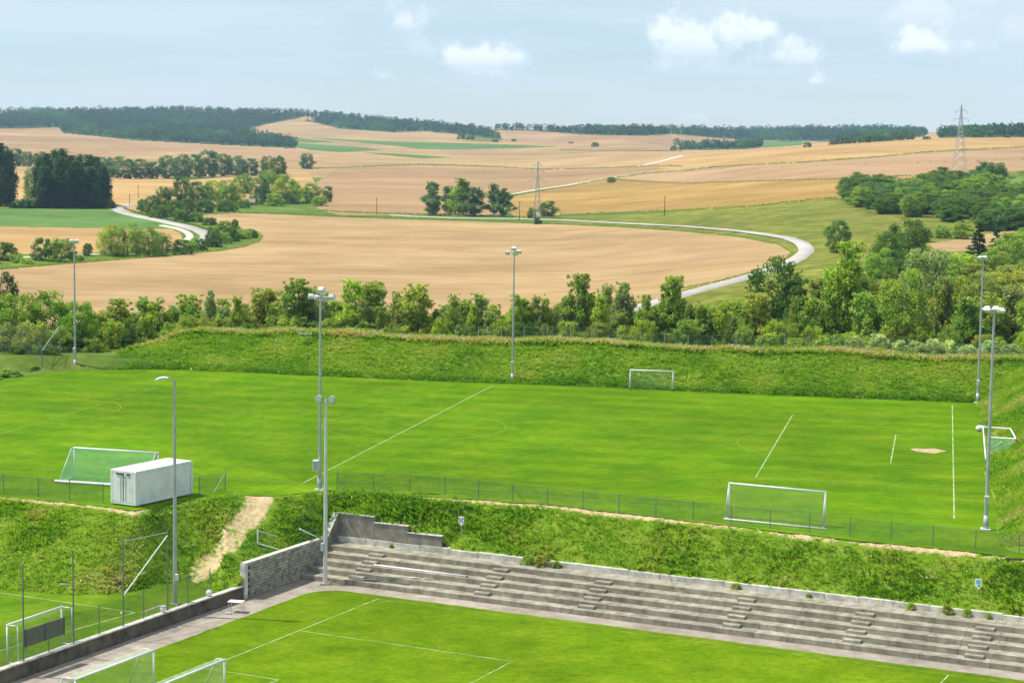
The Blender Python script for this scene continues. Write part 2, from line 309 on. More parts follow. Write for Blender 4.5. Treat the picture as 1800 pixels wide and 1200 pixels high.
FRONT = [(-520, 492), (0, 474), (130, 463), (300, 450), (390, 441), (430, 434), (456, 425), (463, 416), (450, 408), (420, 400), (385, 393), (345, 382), (372, 376), (410, 374.5), (500, 377), (600, 382), (760, 387), (933, 393), (1080, 399), (1200, 407),
         (1300, 417), (1367, 430), (1392, 445), (1380, 460), (1333, 477), (1267, 495), (1200, 508), (1120, 538), (1080, 552), (1000, 575), (700, 590), (300, 590), (-520, 600)]
FIELDS = [  # name, label, material, outline
 ('stubble_field', 'pale far stubble slopes round the ridge woods', 'stub_a', [(-520, 180), (2320, 180), (2320, 262), (1200, 300), (600, 312), (-520, 312)]),
 ('meadow', 'dry green meadow rising between the curving road and the woods', 'meadow', [(960, 381), (1100, 377), (1200, 371), (1333, 362), (1483, 347), (1560, 312), (1700, 285), (2320, 250), (2320, 720), (900, 720), (1000, 575), (1080, 540)]),
 ('wheat_field', 'orange ripe wheat field above the meadow', 'wheat', [(900, 346), (1000, 327), (1067, 314.5), (1200, 322.5), (1380, 317), (1500, 314), (1603, 308), (1640, 310), (1560, 330), (1483, 347), (1333, 362), (1200, 370), (990, 378), (905, 385), (893, 365)]),
 ('stubble_field', 'pinkish stubble field sloping up behind the orange wheat', 'stub_pink', [(1073, 313), (1200, 300), (1260, 293), (1413, 285), (1553, 275), (1617, 268), (1800, 258), (2320, 246), (2320, 300), (1800, 300), (1603, 308), (1500, 314), (1380, 317), (1200, 322.5)]),
 ('stubble_field', 'golden stubble field along the crest beneath the tall pylon', 'stub_gold', [(1132, 292), (1165, 284), (1200, 274), (1200, 270), (1260, 266), (1400, 257), (1600, 243.5), (1740, 238), (1800, 237), (2320, 230), (2320, 246), (1800, 258), (1617, 268), (1553, 275), (1413, 285), (1260, 293), (1200, 299)]),
 ('stubble_field', 'brownish stubble field behind the clump of roadside trees', 'stub_b', [(588, 297), (733, 291), (840, 294), (953, 299), (1100, 296), (1132, 293), (1200, 299), (1067, 314), (1000, 326), (895, 343), (890, 365), (880, 378), (600, 378), (560, 370), (545, 330)]),
 ('stubble_field', 'wide pale stubble plain beyond the long field hedge', 'stub_a', [(560, 268), (700, 262), (900, 262), (1060, 265), (1200, 266), (1190, 274), (1132, 291), (1100, 295), (953, 298), (840, 293), (733, 290), (588, 296), (540, 300), (520, 285)]),
 ('stubble_field', 'far pink stubble slope below the skyline woods', 'stub_pink', [(880, 226), (1000, 226), (1330, 228), (1330, 262), (1200, 265), (1060, 264), (980, 258), (900, 245)]),
 ('stubble_field', 'stubble field below the wooded ridge', 'stub_b', [(-520, 240), (0, 228), (100, 224), (110, 236), (240, 248), (330, 253), (430, 258), (520, 262), (560, 268), (520, 285), (440, 290), (300, 268), (150, 282), (-520, 300)]),
 ('green_crop', 'narrow dark green crop strip in the far stubble', 'crop', [(530, 241), (600, 245), (700, 249), (860, 253), (985, 258), (900, 261), (800, 263), (735, 262), (690, 256), (600, 248)]),
 ('green_crop', 'green crop wedge at the corner of the dark wood', 'crop', [(505, 250), (560, 254), (640, 259), (672, 264), (600, 268), (545, 264), (515, 258)]),
 ('green_crop', 'thin faded green strip across the stubble plain', 'verge', [(633, 268), (700, 270), (800, 277), (740, 279), (680, 273)]),
 ('green_crop', 'slim green margin beneath the pale hillside field', 'crop', [(428, 233), (490, 238), (545, 245), (600, 250), (540, 251), (470, 243)]),
 ('meadow', 'small green pasture below the tail of the ridge wood', 'meadow', [(800, 236), (840, 236), (885, 246), (870, 250), (820, 247)]),
 ('green_crop', 'far green field among pale fields beyond the crest', 'crop', [(1335, 249), (1400, 248), (1425, 252), (1400, 256), (1340, 260)]),
 ('wheat_field', 'golden field with green smears behind the dark poplars', 'stub_gold', [(30, 302), (200, 300), (320, 318), (470, 306), (540, 300), (560, 330), (470, 345), (340, 372), (230, 372), (150, 365), (-60, 340)]),
 ('green_crop', 'flat green crop field in front of the dark poplars', 'crop', [(-520, 372), (0, 366), (185, 365), (205, 372), (240, 384), (285, 394), (300, 402), (260, 402), (173, 400), (0, 397), (-520, 404)]),
 ('wheat_field', 'golden stubble patch between green crop and willow', 'stub_gold', [(-520, 406), (0, 398), (173, 401), (270, 403), (300, 402), (318, 410), (322, 424), (300, 436), (120, 446), (0, 447), (-520, 466)]),
 ('stubble_field', 'big tan stubble field inside the curve of the road', 'stub_front', FRONT),
 ('stubble_field', 'small tan stubble patch among hillside trees', 'stub_front', [(1632, 428), (1710, 417), (1800, 399), (2000, 380), (2000, 395), (1800, 412), (1710, 440), (1650, 443)]),
 ('vineyard', 'bright green planted slope above the hillside wood', 'vine', [(1745, 325), (1800, 310), (2100, 290), (2100, 350), (1800, 356), (1765, 345)]),
 ('stubble_field', 'pale clearing in the ridge wood', 'stub_gold', [(512, 201), (540, 198), (588, 203), (575, 209), (530, 208)]),
]
WOODS = [  # label, outline in the photograph, tree height m, spacing px2 per tree, colour
 ('dark mixed woodland covering the long left ridge', [(-500, 200), (0, 199), (300, 194), (500, 199), (540, 204), (520, 209), (470, 218), (420, 233), (470, 244), (520, 256), (518, 261), (430, 257), (330, 252), (240, 247), (110, 234), (104, 224), (0, 227), (-500, 240)], 12, 7.0, (0.035, 0.084, 0.04)),
 ('woodland strip running down the ridge towards the centre', [(500, 199), (590, 203), (640, 209), (720, 216), (800, 224), (850, 230), (885, 245), (860, 243), (800, 236), (745, 231), (690, 233), (600, 227), (560, 217), (530, 212), (590, 211)], 11, 6.5, (0.033, 0.084, 0.04)),
 ('distant wood on the skyline behind the pink slope', [(870, 227), (900, 227), (1000, 230), (1130, 231), (1178, 232), (1178, 236), (1130, 239), (1080, 238), (1025, 237), (990, 234), (930, 230), (870, 229)], 12, 4.5, (0.033, 0.086, 0.046)),
 ('long distant wood on the skyline beyond the golden crest', [(1170, 232), (1240, 231), (1400, 230), (1540, 228), (1632, 234), (1625, 240), (1560, 246), (1450, 249), (1320, 247), (1240, 241), (1180, 235)], 13, 5.0, (0.033, 0.086, 0.049)),
 ('distant wood on the skyline behind the tall pylon', [(1650, 235), (1700, 232), (1800, 232), (2250, 236), (2250, 240), (1800, 241), (1700, 242), (1650, 243)], 12, 4.5, (0.033, 0.086, 0.049)),
 ('low belt of trees across the far pale fields', [(1188, 259), (1240, 257), (1300, 256), (1336, 250), (1338, 260), (1300, 263), (1240, 264), (1190, 263)], 11, 6, (0.037, 0.09, 0.043)),
]
def build_terrain():
    cols = np.concatenate([np.arange(-490, 0, 12.0), np.arange(0, 1800, 2.2), np.arange(1800, 2290, 12.0)])
    fixed = np.concatenate([np.arange(715, 600, -6.0), np.arange(600, 470, -2.2), np.arange(470, 300, -1.35)])
    nt_ = 75; top = np.linspace(0, 1, nt_+1)
    PX = np.repeat(cols[:, None], len(fixed)+nt_+1, 1)
    PY = np.concatenate([np.repeat(fixed[None], len(cols), 0), 300+(SKYL(cols)[:, None]-300)*top[None]], 1)
    # let the sheet's edges run along the field boundaries
    for _, _, _, poly in FIELDS:
        for (x0, y0), (x1, y1) in zip(poly, poly[1:]+poly[:1]):
            m = (PX > min(x0, x1)-2) & (PX < max(x0, x1)+2) & (PY > min(y0, y1)-2) & (PY < max(y0, y1)+2)
            if not m.any(): continue
            dx, dy = x1-x0, y1-y0; l2 = dx*dx+dy*dy
            if l2 < .01: continue
            t = np.clip(((PX[m]-x0)*dx+(PY[m]-y0)*dy)/l2, 0, 1); ex = x0+t*dx-PX[m]; ey = y0+t*dy-PY[m]
            if abs(dx) > abs(dy): ok = np.abs(ey) < .62
            else: ok = np.abs(ex) < 1.05
            ok &= (np.abs(ex) < 1.1) & (np.abs(ey) < .9)
            a = PX[m]; b = PY[m]; a[ok] += ex[ok]; b[ok] += ey[ok]; PX[m] = a; PY[m] = b
    nc, nr = PX.shape; V = land(PX, PY)
    tail = []          # the ground falls away behind the skyline
    for dd, dz in ((150, -12), (600, -60), (2200, -150)):
        u = V[:, -1, :]-CAM; u[:, 2] = 0; u /= np.linalg.norm(u, axis=1, keepdims=True); t = V[:, -1, :]+u*dd; t[:, 2] += dz; tail.append(t[:, None, :])
    V = np.concatenate([V]+tail, 1); nr2 = V.shape[1]
    I = np.arange(nc*nr2).reshape(nc, nr2)
    F = np.stack([I[:-1, :-1], I[1:, :-1], I[1:, 1:], I[:-1, 1:]], -1)
    cx = (PX[:-1, :-1]+PX[1:, :-1]+PX[1:, 1:]+PX[:-1, 1:])/4; cyy = (PY[:-1, :-1]+PY[1:, :-1]+PY[1:, 1:]+PY[:-1, 1:])/4
    region = np.full(F.shape[:2], 0)
    for k, (_, _, _, poly) in enumerate(FIELDS): region[:, :nr-1][inside(poly, cx, cyy)] = k+1
    for _, poly, *_r in WOODS: region[:, :nr-1][inside(poly, cx, cyy)] = 1000
    region[:, nr-1:] = 1000
    VV = V.reshape(-1, 3)
    def part(k, name, label, mat):
        f = F[region == k].reshape(-1, 4)
        if not len(f): return
        u, inv = np.unique(f, return_inverse=True)
        o = ob(name, np_mesh(name, VV[u], inv.reshape(-1, 4), M[mat], True)); tag(o, label, None, None, 'structure')
    part(0, 'ground', 'rough green verges and field margins of the valley', 'verge')
    part(1000, 'hills', 'wooded hill ground along the skyline', 'woodfloor')
    for k, (n, lb, m, _) in enumerate(FIELDS): part(k+1, n, lb, m)
build_terrain()

def ribbon(name, label, pts, width, mat, dz=.15, step=2.0, kind='structure'):
    P = []
    for (x0, y0), (x1, y1) in zip(pts[:-1], pts[1:]):
        n = max(1, int(math.hypot(x1-x0, y1-y0)/step)); P += [(x0+(x1-x0)*i/n, y0+(y1-y0)*i/n) for i in range(n)]
    P.append(pts[-1]); P = np.array(P)
    for _ in range(3): P[1:-1] = (P[:-2]+2*P[1:-1]+P[2:])/4
    W = land(P[:, 0], P[:, 1], dz)
    for _ in range(2): W[1:-1] = (W[:-2]+2*W[1:-1]+W[2:])/4
    t = np.gradient(W, axis=0)[:, :2]; t /= np.linalg.norm(t, axis=1, keepdims=True); nrm = np.stack([-t[:, 1], t[:, 0], 0*t[:, 0]], 1)
    offs = [(-width/2-.25, -.3), (-width/2, 0), (0, .06), (width/2, 0), (width/2+.25, -.3)]
    V = np.stack([W+nrm*o+np.array((0, 0, z)) for o, z in offs], 1); n = len(W); k = len(offs); I = np.arange(n*k).reshape(n, k)
    F = np.stack([I[:-1, :-1], I[:-1, 1:], I[1:, 1:], I[1:, :-1]], -1).reshape(-1, 4)
    return tag(ob(name, np_mesh(name, V.reshape(-1, 3), F, M[mat], True)), label, None, None, kind)
ROAD = [(1060, 570), (1085, 556), (1110, 544), (1150, 534), (1200, 520), (1243, 508), (1300, 493), (1343, 480), (1380, 467), (1405, 454), (1420, 441), (1412, 429), (1387, 419), (1343, 412), (1300, 406.5), (1250, 402), (1200, 398), (1100, 393), (993, 387.5), (913, 385), (800, 383.5), (730, 381), (690, 378.5)]
ribbon('road', 'pale asphalt road curving round the big stubble field', ROAD, 3.8, 'road', .3)
ribbon('road', 'pale grey road curving past the green crop field', [(236, 359), (214, 364), (206, 369), (220, 375), (245, 381), (285, 389), (325, 398), (352, 406), (368, 415), (362, 423), (340, 431), (300, 440)], 5.2, 'road', .3)
ribbon('track', 'chalky farm track beside the grey road', [(285, 397), (312, 402), (330, 409), (336, 416), (326, 424)], 2.2, 'track', .3)
ribbon('track', 'pale farm track climbing between the stubble and the orange wheat', [(893, 343.5), (950, 333), (1000, 326), (1067, 314), (1130, 305), (1200, 299.5), (1262, 293)], 3.4, 'track', .35)
ribbon('track', 'short white farm track on the far plain', [(1118, 293), (1132, 291), (1150, 287), (1168, 283), (1200, 274)], 4.5, 'track', .5)
ribbon('track', 'pale track along the left verge under the willow', [(-60, 455), (40, 453), (100, 450.5), (170, 447)], 3.0, 'track', .25)

# ------------------------------------------------------------------ sports ground: levels, banks and pitches
TH = RAD(13.6); E1 = np.array([math.cos(TH), -math.sin(TH)]); E2 = np.array([math.sin(TH), math.cos(TH)]); P0 = np.array([3.25, -10.1])
ZL, ZT = -5.6, -4.8
def low(s, t, z=ZL): p = P0+s*E1+t*E2; return (p[0], p[1], z)
TOPX = np.array([-120, -21, -12.2, -8.2, -5.9, -3.4, -.5, 2.4, 5, 12, 20.7, 32, 45, 57, 120]); TOPY = np.array([-11, -12.4, -14.0, -15.0, -9.8, -6.9, -6.4, -3.6, -2.4, -2.9, -3.4, -6.6, -10.6, -13.4, -29])
_a = low(-.42, -7.6); _b = low(-.42, 4.0); _c = low(-.3, 5.95); _d = low(3.3, 5.95); _e = low(6.4, 5.95); _f = low(9.3, 5.95); _g = low(9.6, 5.95); _h = low(120, 5.95)
FTX = np.array([-120, -15.4, -9.5, -6.5, -4.6, -3.2, -.3, _a[0]-.35, _a[0], _b[0], _c[0], _d[0], _e[0], _f[0], _g[0], _h[0]])
FTY = np.array([-22, -22.8, -22.9, -21.6, -17.6, -16.6, -19.6, -18.6, _a[1], _b[1], _c[1], _d[1], _e[1], _f[1], _g[1], _h[1]])
FTZ = np.array([-4.85, -4.85, -4.85, -4.85, -4.85, -4.85, -4.85, -4.8, -3.9, -3.1, -1.55, -1.6, -2.1, -2.55, -3.2, -3.2])
def _polydist(X, Y, px, py, pz=None):
    best = np.full(X.shape, 1e9); zz = np.zeros(X.shape)
    for i in range(len(px)-1):
        dx, dy = px[i+1]-px[i], py[i+1]-py[i]; t = np.clip(((X-px[i])*dx+(Y-py[i])*dy)/(dx*dx+dy*dy), 0, 1)
        d = np.hypot(X-px[i]-t*dx, Y-py[i]-t*dy); m = d < best; best[m] = d[m]
        if pz is not None: zz[m] = (pz[i]+t*(pz[i+1]-pz[i]))[m]
    return best, zz
def vnoise(X, Y, sc, seed=0):
    """smooth value noise"""
    r = np.random.default_rng(seed).random((256, 256)); x = X/sc+1000.3; y = Y/sc+1000.7; i = np.floor(x).astype(int); j = np.floor(y).astype(int); a = x-i; b = y-j
    a = a*a*(3-2*a); b = b*b*(3-2*b); g = lambda p, q: r[p % 256, q % 256]
    return (g(i, j)*(1-a)+g(i+1, j)*a)*(1-b)+(g(i, j+1)*(1-a)+g(i+1, j+1)*a)*b
TRACK = np.array([(500., 500.), (501., 501.)])
def bank_height(X, Y):
    dt, _ = _polydist(X, Y, TOPX, TOPY); df, fz = _polydist(X, Y, FTX, FTY, FTZ)
    w = dt/(dt+df+1e-6); w = w*.75+.25*w*w*(3-2*w); z = fz*w
    dtr, _ = _polydist(X, Y, TRACK[:, 0], TRACK[:, 1]); k = np.minimum(1, np.minimum(dt, df)/1.2)*(1-.9*np.exp(-(dtr/1.6)**2))
    z = z+k*((vnoise(X, Y, 2.6, 1)-.5)*.34+(vnoise(X, Y, .9, 2)-.5)*.16)-.12*np.exp(-(dtr/1.1)**2)*np.minimum(1, dt)
    return z, dt, df, dtr
def _track():
    out = []
    for px, py in ((350, 1012), (372, 985), (396, 955), (420, 927), (446, 902), (470, 882)):
        z = -2.5
        for _ in range(40): p = unp(np.array(float(px)), np.array(float(py)), z); z = .6*z+.4*float(bank_height(p[:1], p[1:2])[0][0])
        out.append(p[:2])
    return np.array(out)
TRACK = _track()
def bank_material():
    m = bpy.data.materials.new('bank_grass'); m.use_nodes = True; nt = m.node_tree; N = nt.nodes.new; L = nt.links.new; bs = nt.nodes['Principled BSDF']; bs.inputs['Roughness'].default_value = .95; bs.inputs['Specular IOR Level'].default_value = .1
    g = N('ShaderNodeNewGeometry')
    def ramp(sc, det, cols, pos):
        n = N('ShaderNodeTexNoise'); n.inputs['Scale'].default_value = sc; n.inputs['Detail'].default_value = det; n.inputs['Roughness'].default_value = .65; L(g.outputs['Position'], n.inputs['Vector'])
        r = N('ShaderNodeValToRGB'); e = r.color_ramp.elements; e[0].position = pos[0]; e[1].position = pos[-1]; e[0].color = (*cols[0], 1); e[1].color = (*cols[-1], 1)
        for p, c in zip(pos[1:-1], cols[1:-1]): k = e.new(p); k.color = (*c, 1)
        L(n.outputs['Fac'], r.inputs['Fac']); return r.outputs[0], n.outputs['Fac']
    grass, _ = ramp(1.1, 9, [(.075, .155, .006), (.13, .235, .010), (.20, .27, .03), (.28, .26, .085)], [.28, .46, .62, .78])
    soil, _ = ramp(2.2, 8, [(.33, .235, .115), (.50, .38, .21), (.62, .49, .30)], [.3, .5, .72])
    at = N('ShaderNodeAttribute'); at.attribute_name = 'dirt'; n3 = N('ShaderNodeTexNoise'); n3.inputs['Scale'].default_value = 2.4; n3.inputs['Detail'].default_value = 6; L(g.outputs['Position'], n3.inputs['Vector'])
    ad = N('ShaderNodeMath'); ad.operation = 'ADD'; L(at.outputs['Fac'], ad.inputs[0]); L(n3.outputs['Fac'], ad.inputs[1])
    mr = N('ShaderNodeMapRange'); mr.inputs['From Min'].default_value = .92; mr.inputs['From Max'].default_value = 1.1; L(ad.outputs[0], mr.inputs['Value'])
    mx = N('ShaderNodeMixRGB'); L(mr.outputs[0], mx.inputs['Fac']); L(grass, mx.inputs['Color1']); L(soil, mx.inputs['Color2']); L(mx.outputs[0], bs.inputs['Base Color'])
    nb = N('ShaderNodeTexNoise'); nb.inputs['Scale'].default_value = 5; nb.inputs['Detail'].default_value = 6; L(g.outputs['Position'], nb.inputs['Vector'])
    b = N('ShaderNodeBump'); b.inputs['Strength'].default_value = .7; b.inputs['Distance'].default_value = .15; L(nb.outputs['Fac'], b.inputs['Height']); L(b.outputs[0], bs.inputs['Normal'])
    return m
M['bank'] = bank_material()
def grid_mesh(name, X, Y, Z, keep, label, attrs, mat='bank'):
    nx, ny = X.shape; I = np.arange(nx*ny).reshape(nx, ny); F = np.stack([I[:-1, :-1], I[1:, :-1], I[1:, 1:], I[:-1, 1:]], -1)
    k = keep[:-1, :-1] | keep[1:, :-1] | keep[1:, 1:] | keep[:-1, 1:]; f = F[k]; u, inv = np.unique(f, return_inverse=True)
    V = np.stack([X, Y, Z], -1).reshape(-1, 3)[u]
    return tag(ob(name, np_mesh(name, V, inv.reshape(-1, 4), M[mat], True, {a: b.ravel()[u] for a, b in attrs.items()})), label, None, None, 'structure')
TUFT = []   # (positions, size, colour index weights)
def near_bank():
    X, Y = np.meshgrid(np.arange(-60, 90, .3), np.arange(-33, -1.5, .25), indexing='ij')
    yt = np.interp(X, TOPX, TOPY); yf = np.interp(X, FTX, FTY); z, dt, df, dtr = bank_height(X, Y)
    fz = np.interp(X, FTX, FTZ)
    yf = np.minimum(yf, np.minimum(np.interp(X-.35, FTX, FTY), np.interp(X+.35, FTX, FTY))); z = np.where(Y > yt, -.05, z); keep = (Y > yf) & (Y < yt); yf0 = np.interp(X, FTX, FTY); z = np.where(Y < yf0, np.minimum(fz-.05, z), z); Y = np.clip(Y, yf-.06, yt+.25)
    edge = np.where((X < -8) | (X > 11), np.exp(-((dt-.1)/.42)**2)*.62*(.55+.9*vnoise(X, Y, 3.5, 5)), 0)*(Y < yt+.2)
    edge = np.maximum(edge, np.where((X > -9.5) & (X < -5), np.exp(-(np.hypot(X+8.6, Y+14.6)/1.3)**2)*.6, 0))
    dirt = np.maximum(edge, (np.exp(-(dtr/1.3)**4)*.66)*(.72+.5*vnoise(X, Y, 1.2, 8)))
    grid_mesh('grass_bank', X, Y, z, keep, 'rough grass bank between the upper pitch and the terrace', {'dirt': dirt})
    n = 100000; x = rng.uniform(-42, 62, n); y = rng.uniform(-30, -2, n)
    yt = np.interp(x, TOPX, TOPY); yf = np.interp(x, FTX, FTY); ok = (y > yf+.12) & (y < yt-.05); x, y = x[ok], y[ok]; z, dt, df, dtr = bank_height(x, y)
    ok = (dtr > .8+.7*vnoise(x, y, 1.2, 8)) & ((dt > .45) | ((x > -8) & (x < 11)) | (rng.random(len(x)) < .1)) & (np.hypot(x+8.6, y+14.4) > 1.0)
    lush = 1+.5*(vnoise(x, y, 3.0, 12) > .6)+.6*((x > 3) & (x < 16) & (dt < 2.2))
    TUFT.append((np.stack([x, y, z], 1)[ok], .145*lush[ok], vnoise(x, y, 2.2, 33)[ok]*.8+.14+.3*((x > 2) & (x < 14))[ok]-.1*(x < -6)[ok]))
near_bank()
def far_bank():
    X, Y = np.meshgrid(np.arange(-70, 72, .5), np.concatenate([np.arange(68.5, 84, .4), np.arange(84, 104, 1.0)]), indexing='ij')
    def hf(X, Y):
        H = 4.15*np.clip((X+53.0)/11.5, 0, 1)**.85*(1+.04*np.sin(X*.21)); b = 71.2+.7*np.sin(X*.13)*.5+np.where(X < -40, (X+40)*.28, 0)
        u = Y-b; up = np.clip(u/9.2, 0, 1); up = up*.85+.15*_ss(up, 0, 1); dn = _ss(u, 11.5, 24)
        base = -.1-3.0*_ss(u, 11, 26)
        z = H*up*(1-dn)+base*(u > 0)+np.where(u <= 0, -.15, 0)
        return z+((vnoise(X, Y, 3.0, 3)-.5)*.45+(vnoise(X, Y, 1.0, 4)-.5)*.22)*np.clip(u/1.5, 0, 1), u, H
    z, u, H = hf(X, Y)
    grid_mesh('grass_bank', X, Y, z, np.ones_like(X, bool), 'long rough grass bank at the far side of the upper pitch', {'dirt': .12*vnoise(X, Y, 4, 9)+.30*np.exp(-((u-9.6)/.9)**2)*(H > 1)})
    n = 46000; x = rng.uniform(-60, 60, n); y = rng.uniform(69, 84, n); z, u, H = hf(x, y); ok = (u > .1) & (u < 11.5)
    TUFT.append((np.stack([x, y, z], 1)[ok], (.19+.07*(u < 1.2)+.14*(u > 8.6))[ok], (vnoise(x, y, 4.0, 21)*.75+.12-.62*((u > 8.9) & (u < 10.6) & (H > .5))+.35*(u < 1.3))[ok]))
    return hf
far_h = far_bank()
def right_bank():
    X, Y = np.meshgrid(np.arange(54.2, 90, .5), np.arange(-16, 86, .6), indexing='ij')
    def hf(X, Y):
        b = 55.25+.2*np.sin(Y*.21)-.5*_ss(Y, 60, 74)+.4*_ss(-Y, -20, 8); r = np.clip(X-b, 0, 13); k = _ss(Y, -13, -1)
        z = r*.72*k*(1-.25*np.clip(r/13, 0, 1))
        return z+((vnoise(X, Y, 3.0, 6)-.5)*.45+(vnoise(X, Y, 1.0, 7)-.5)*.22)*np.clip(r, 0, 1)*k-.06*(r <= 0)-.03, r
    z, r = hf(X, Y); keep = Y > np.interp(X, TOPX, TOPY)+.1
    grid_mesh('grass_bank', X, Y, z, keep, 'grass bank rising at the right end of the upper pitch', {'dirt': .14*vnoise(X, Y, 3, 19)})
    n = 22000; x = rng.uniform(54.8, 65, n); y = rng.uniform(-10, 84, n); z, r = hf(x, y); ok = (r > .15) & (y > np.interp(x, TOPX, TOPY)+.3)
    TUFT.append((np.stack([x, y, z], 1)[ok], np.full(ok.sum(), .17), (vnoise(x, y, 3.0, 23)-.12)[ok]))
    return hf
right_h = right_bank()

def sheet(name, label, pts, mat, kind='structure', parent=None):
    bm = bmesh.new(); vs_ = [bm.verts.new(p) for p in pts]; f = bm.faces.new(vs_); f.normal_update()
    if f.normal.z < 0: bmesh.ops.reverse_faces(bm, faces=[f])
    bmesh.ops.triangulate(bm, faces=bm.faces); me = bpy.data.meshes.new(name); bm.to_mesh(me); bm.free(); me.materials.append(M[mat]); return tag(ob(name, me, parent), label, None, None, kind)
xs = np.arange(-100, 90, .6); edge = np.interp(xs, TOPX, TOPY)+(vnoise(xs, 0*xs, 1.4, 77)-.5)*.35+(vnoise(xs, 0*xs, .7, 78)-.5)*.2
pitch_up = sheet('upper_pitch', 'wide mown green football pitch on the upper level', [(x, y, 0) for x, y in zip(xs, edge)]+[(89.5, 72.3, 0), (-51, 72.3, 0), (-53.5, 66, 0), (-56, 55, 0), (-75, 20, 0), (-100, 0, 0)], 'pitch')
sheet('ground', 'flat ground under the sports ground', [(-260, -200, -9), (260, -200, -9), (260, 110, -9), (-260, 110, -9)], 'verge')
sheet('ground', 'rough grass beyond the left end of the upper pitch', [(-160, -8, -.12), (-80, 10, -.12), (-52, 66, -.12), (-46, 92, -.12), (-160, 120, -.12)], 'verge')
pitch_left = sheet('training_pitch', 'mown training pitch behind the low concrete wall', [low(-.1, -120, ZT), low(-.1, -5.5, ZT), (0, -15.5, ZT), (-120, -17, ZT), (-120, -120, ZT)], 'pitch_left')
sheet('path', 'grey brown asphalt path round the stadium pitch', [low(0, -130, ZL), low(0, .2, ZL), low(110, .2, ZL), low(110, -6, ZL), low(7, -6, ZL), low(7, -130, ZL)], 'path')
cr = [low(3.1, -120, ZL+.03)]
tt = np.arange(-60, -4.4, .4); cr += [low(3.1+.16*(vnoise(np.array([t]), np.array([0.]), 1.1, 4)[0]-.5), t, ZL+.03) for t in tt]
cr += [low(3.1+2.4*(1-math.cos(a)), -4.3+2.4*math.sin(a), ZL+.03) for a in np.linspace(.1, math.pi/2, 8)]
cr += [low(s, -1.88+.16*(vnoise(np.array([s]), np.array([9.]), 1.1, 4)[0]-.5), ZL+.03) for s in np.arange(6, 105, .5)]
cr += [low(105, -120, ZL+.03)]
pitch_low = sheet('stadium_pitch', 'bright mown stadium pitch in front of the terrace', cr, 'pitch_low')

def lines(name, segs, arcs, parent, frame, z, w, mat='line'):
    b = MB()
    for (x0, y0), (x1, y1) in segs:
        d = np.array([x1-x0, y1-y0]); d /= np.linalg.norm(d); nn = np.array([-d[1], d[0]])*w/2
        b.quad(frame(x0-nn[0], y0-nn[1], z), frame(x1-nn[0], y1-nn[1], z), frame(x1+nn[0], y1+nn[1], z), frame(x0+nn[0], y0+nn[1], z))
    for cx, cy_, r, a0, a1 in arcs:
        n = 48; A = np.linspace(a0, a1, n+1)
        for p, q in zip(A[:-1], A[1:]):
            b.quad(*[frame(cx+rr*math.cos(a), cy_+rr*math.sin(a), z) for rr, a in ((r-w/2, p), (r+w/2, p), (r+w/2, q), (r-w/2, q))])
    o = b.build(name, M[mat], parent); return o
U3 = lambda x, y, z: (x, y, z)
LH, W = 52.33, 68.85
lines('pitch_marking', [((0, -.1), (0, W)), ((LH, 0), (LH, W)), ((LH-16.5, W/2-20.16), (LH-16.5, W/2+20.16)), ((LH-5.5, W/2-9.16), (LH-5.5, W/2+9.16))], [], pitch_up, U3, .005, .105)
lines('pitch_marking', [((-LH, 0), (LH-.08, 0)), ((-LH, W), (-LH+16, W)), ((-LH, .1), (-LH, W-.1)), ((-LH+16.5, W/2-20.16), (-LH+16.5, W/2+20.16)), ((-LH+.1, W/2+20.16), (-LH+16.4, W/2+20.16)),
      ((LH-16.4, W/2-20.16), (LH-.1, W/2-20.16)), ((LH-16.4, W/2+20.16), (LH-.1, W/2+20.16)), ((LH-5.4, W/2-9.16), (LH-.1, W/2-9.16)), ((LH-5.4, W/2+9.16), (LH-.1, W/2+9.16))],
      [(0, W/2, 9.15, 0, 2*math.pi), (LH-11, W/2, 9.15, math.pi-.92, math.pi+.92), (-LH+11, W/2, 9.15, -.92, .92)], pitch_up, U3, .009, .12, 'line_dim')
lines('pitch_marking', [((8.6, -3.0), (8.6, -64.8)), ((8.7, -13.7), (24.9, -13.7)), ((25.0, -13.65), (25.0, -54)), ((51, -3.1), (51, -64)), ((8.7, -24.8), (14, -24.8)), ((14.1, -24.7), (14.1, -43))], [(8.6, -3.0, 1.0, -math.pi/2, -.05)], pitch_low, lambda s, t, z: low(s, t, ZL+.03+z), .005, .09, 'line')
lines('pitch_marking', [((8.66, -3.0), (95, -3.0))], [], pitch_low, lambda s, t, z: low(s, t, ZL+.03+z), .009, .12, 'line_dim')
_lp = [unp(np.array(float(x)), np.array(float(y)), ZT) for x, y in ((0, 1041), (238, 1076), (10, 1140))]
_dl = (_lp[0]-_lp[1])[:2]; _dl /= np.linalg.norm(_dl); _dd = (_lp[2]-_lp[1])[:2]; _dd /= np.linalg.norm(_dd); _cc = _lp[1][:2]
lines('pitch_marking', [(tuple(_cc), tuple(_cc+_dl*60)), (tuple(_cc+_dd*.1), tuple(_cc+_dd*45))], [(_cc[0], _cc[1], 1.0, math.atan2(_dl[1], _dl[0]), math.atan2(_dd[1], _dd[0])+2*math.pi)], pitch_left, U3, ZT+.005, .1)
# worn goal mouth
b = MB(); gx, gy = unp(np.array(1632.), np.array(792.), 0.)[:2]; n = 26
b.add([(gx, gy, .012)]+[(gx+1.5*math.cos(a)*(1+.18*math.sin(3*a)), gy+1.35*math.sin(a)*(1+.2*math.cos(5*a)), .012) for a in np.linspace(0, 2*math.pi, n, endpoint=False)], [(0, i+1, (i+1) % n+1) for i in range(n)])
b.build('worn_patch', M['soil'], pitch_up)

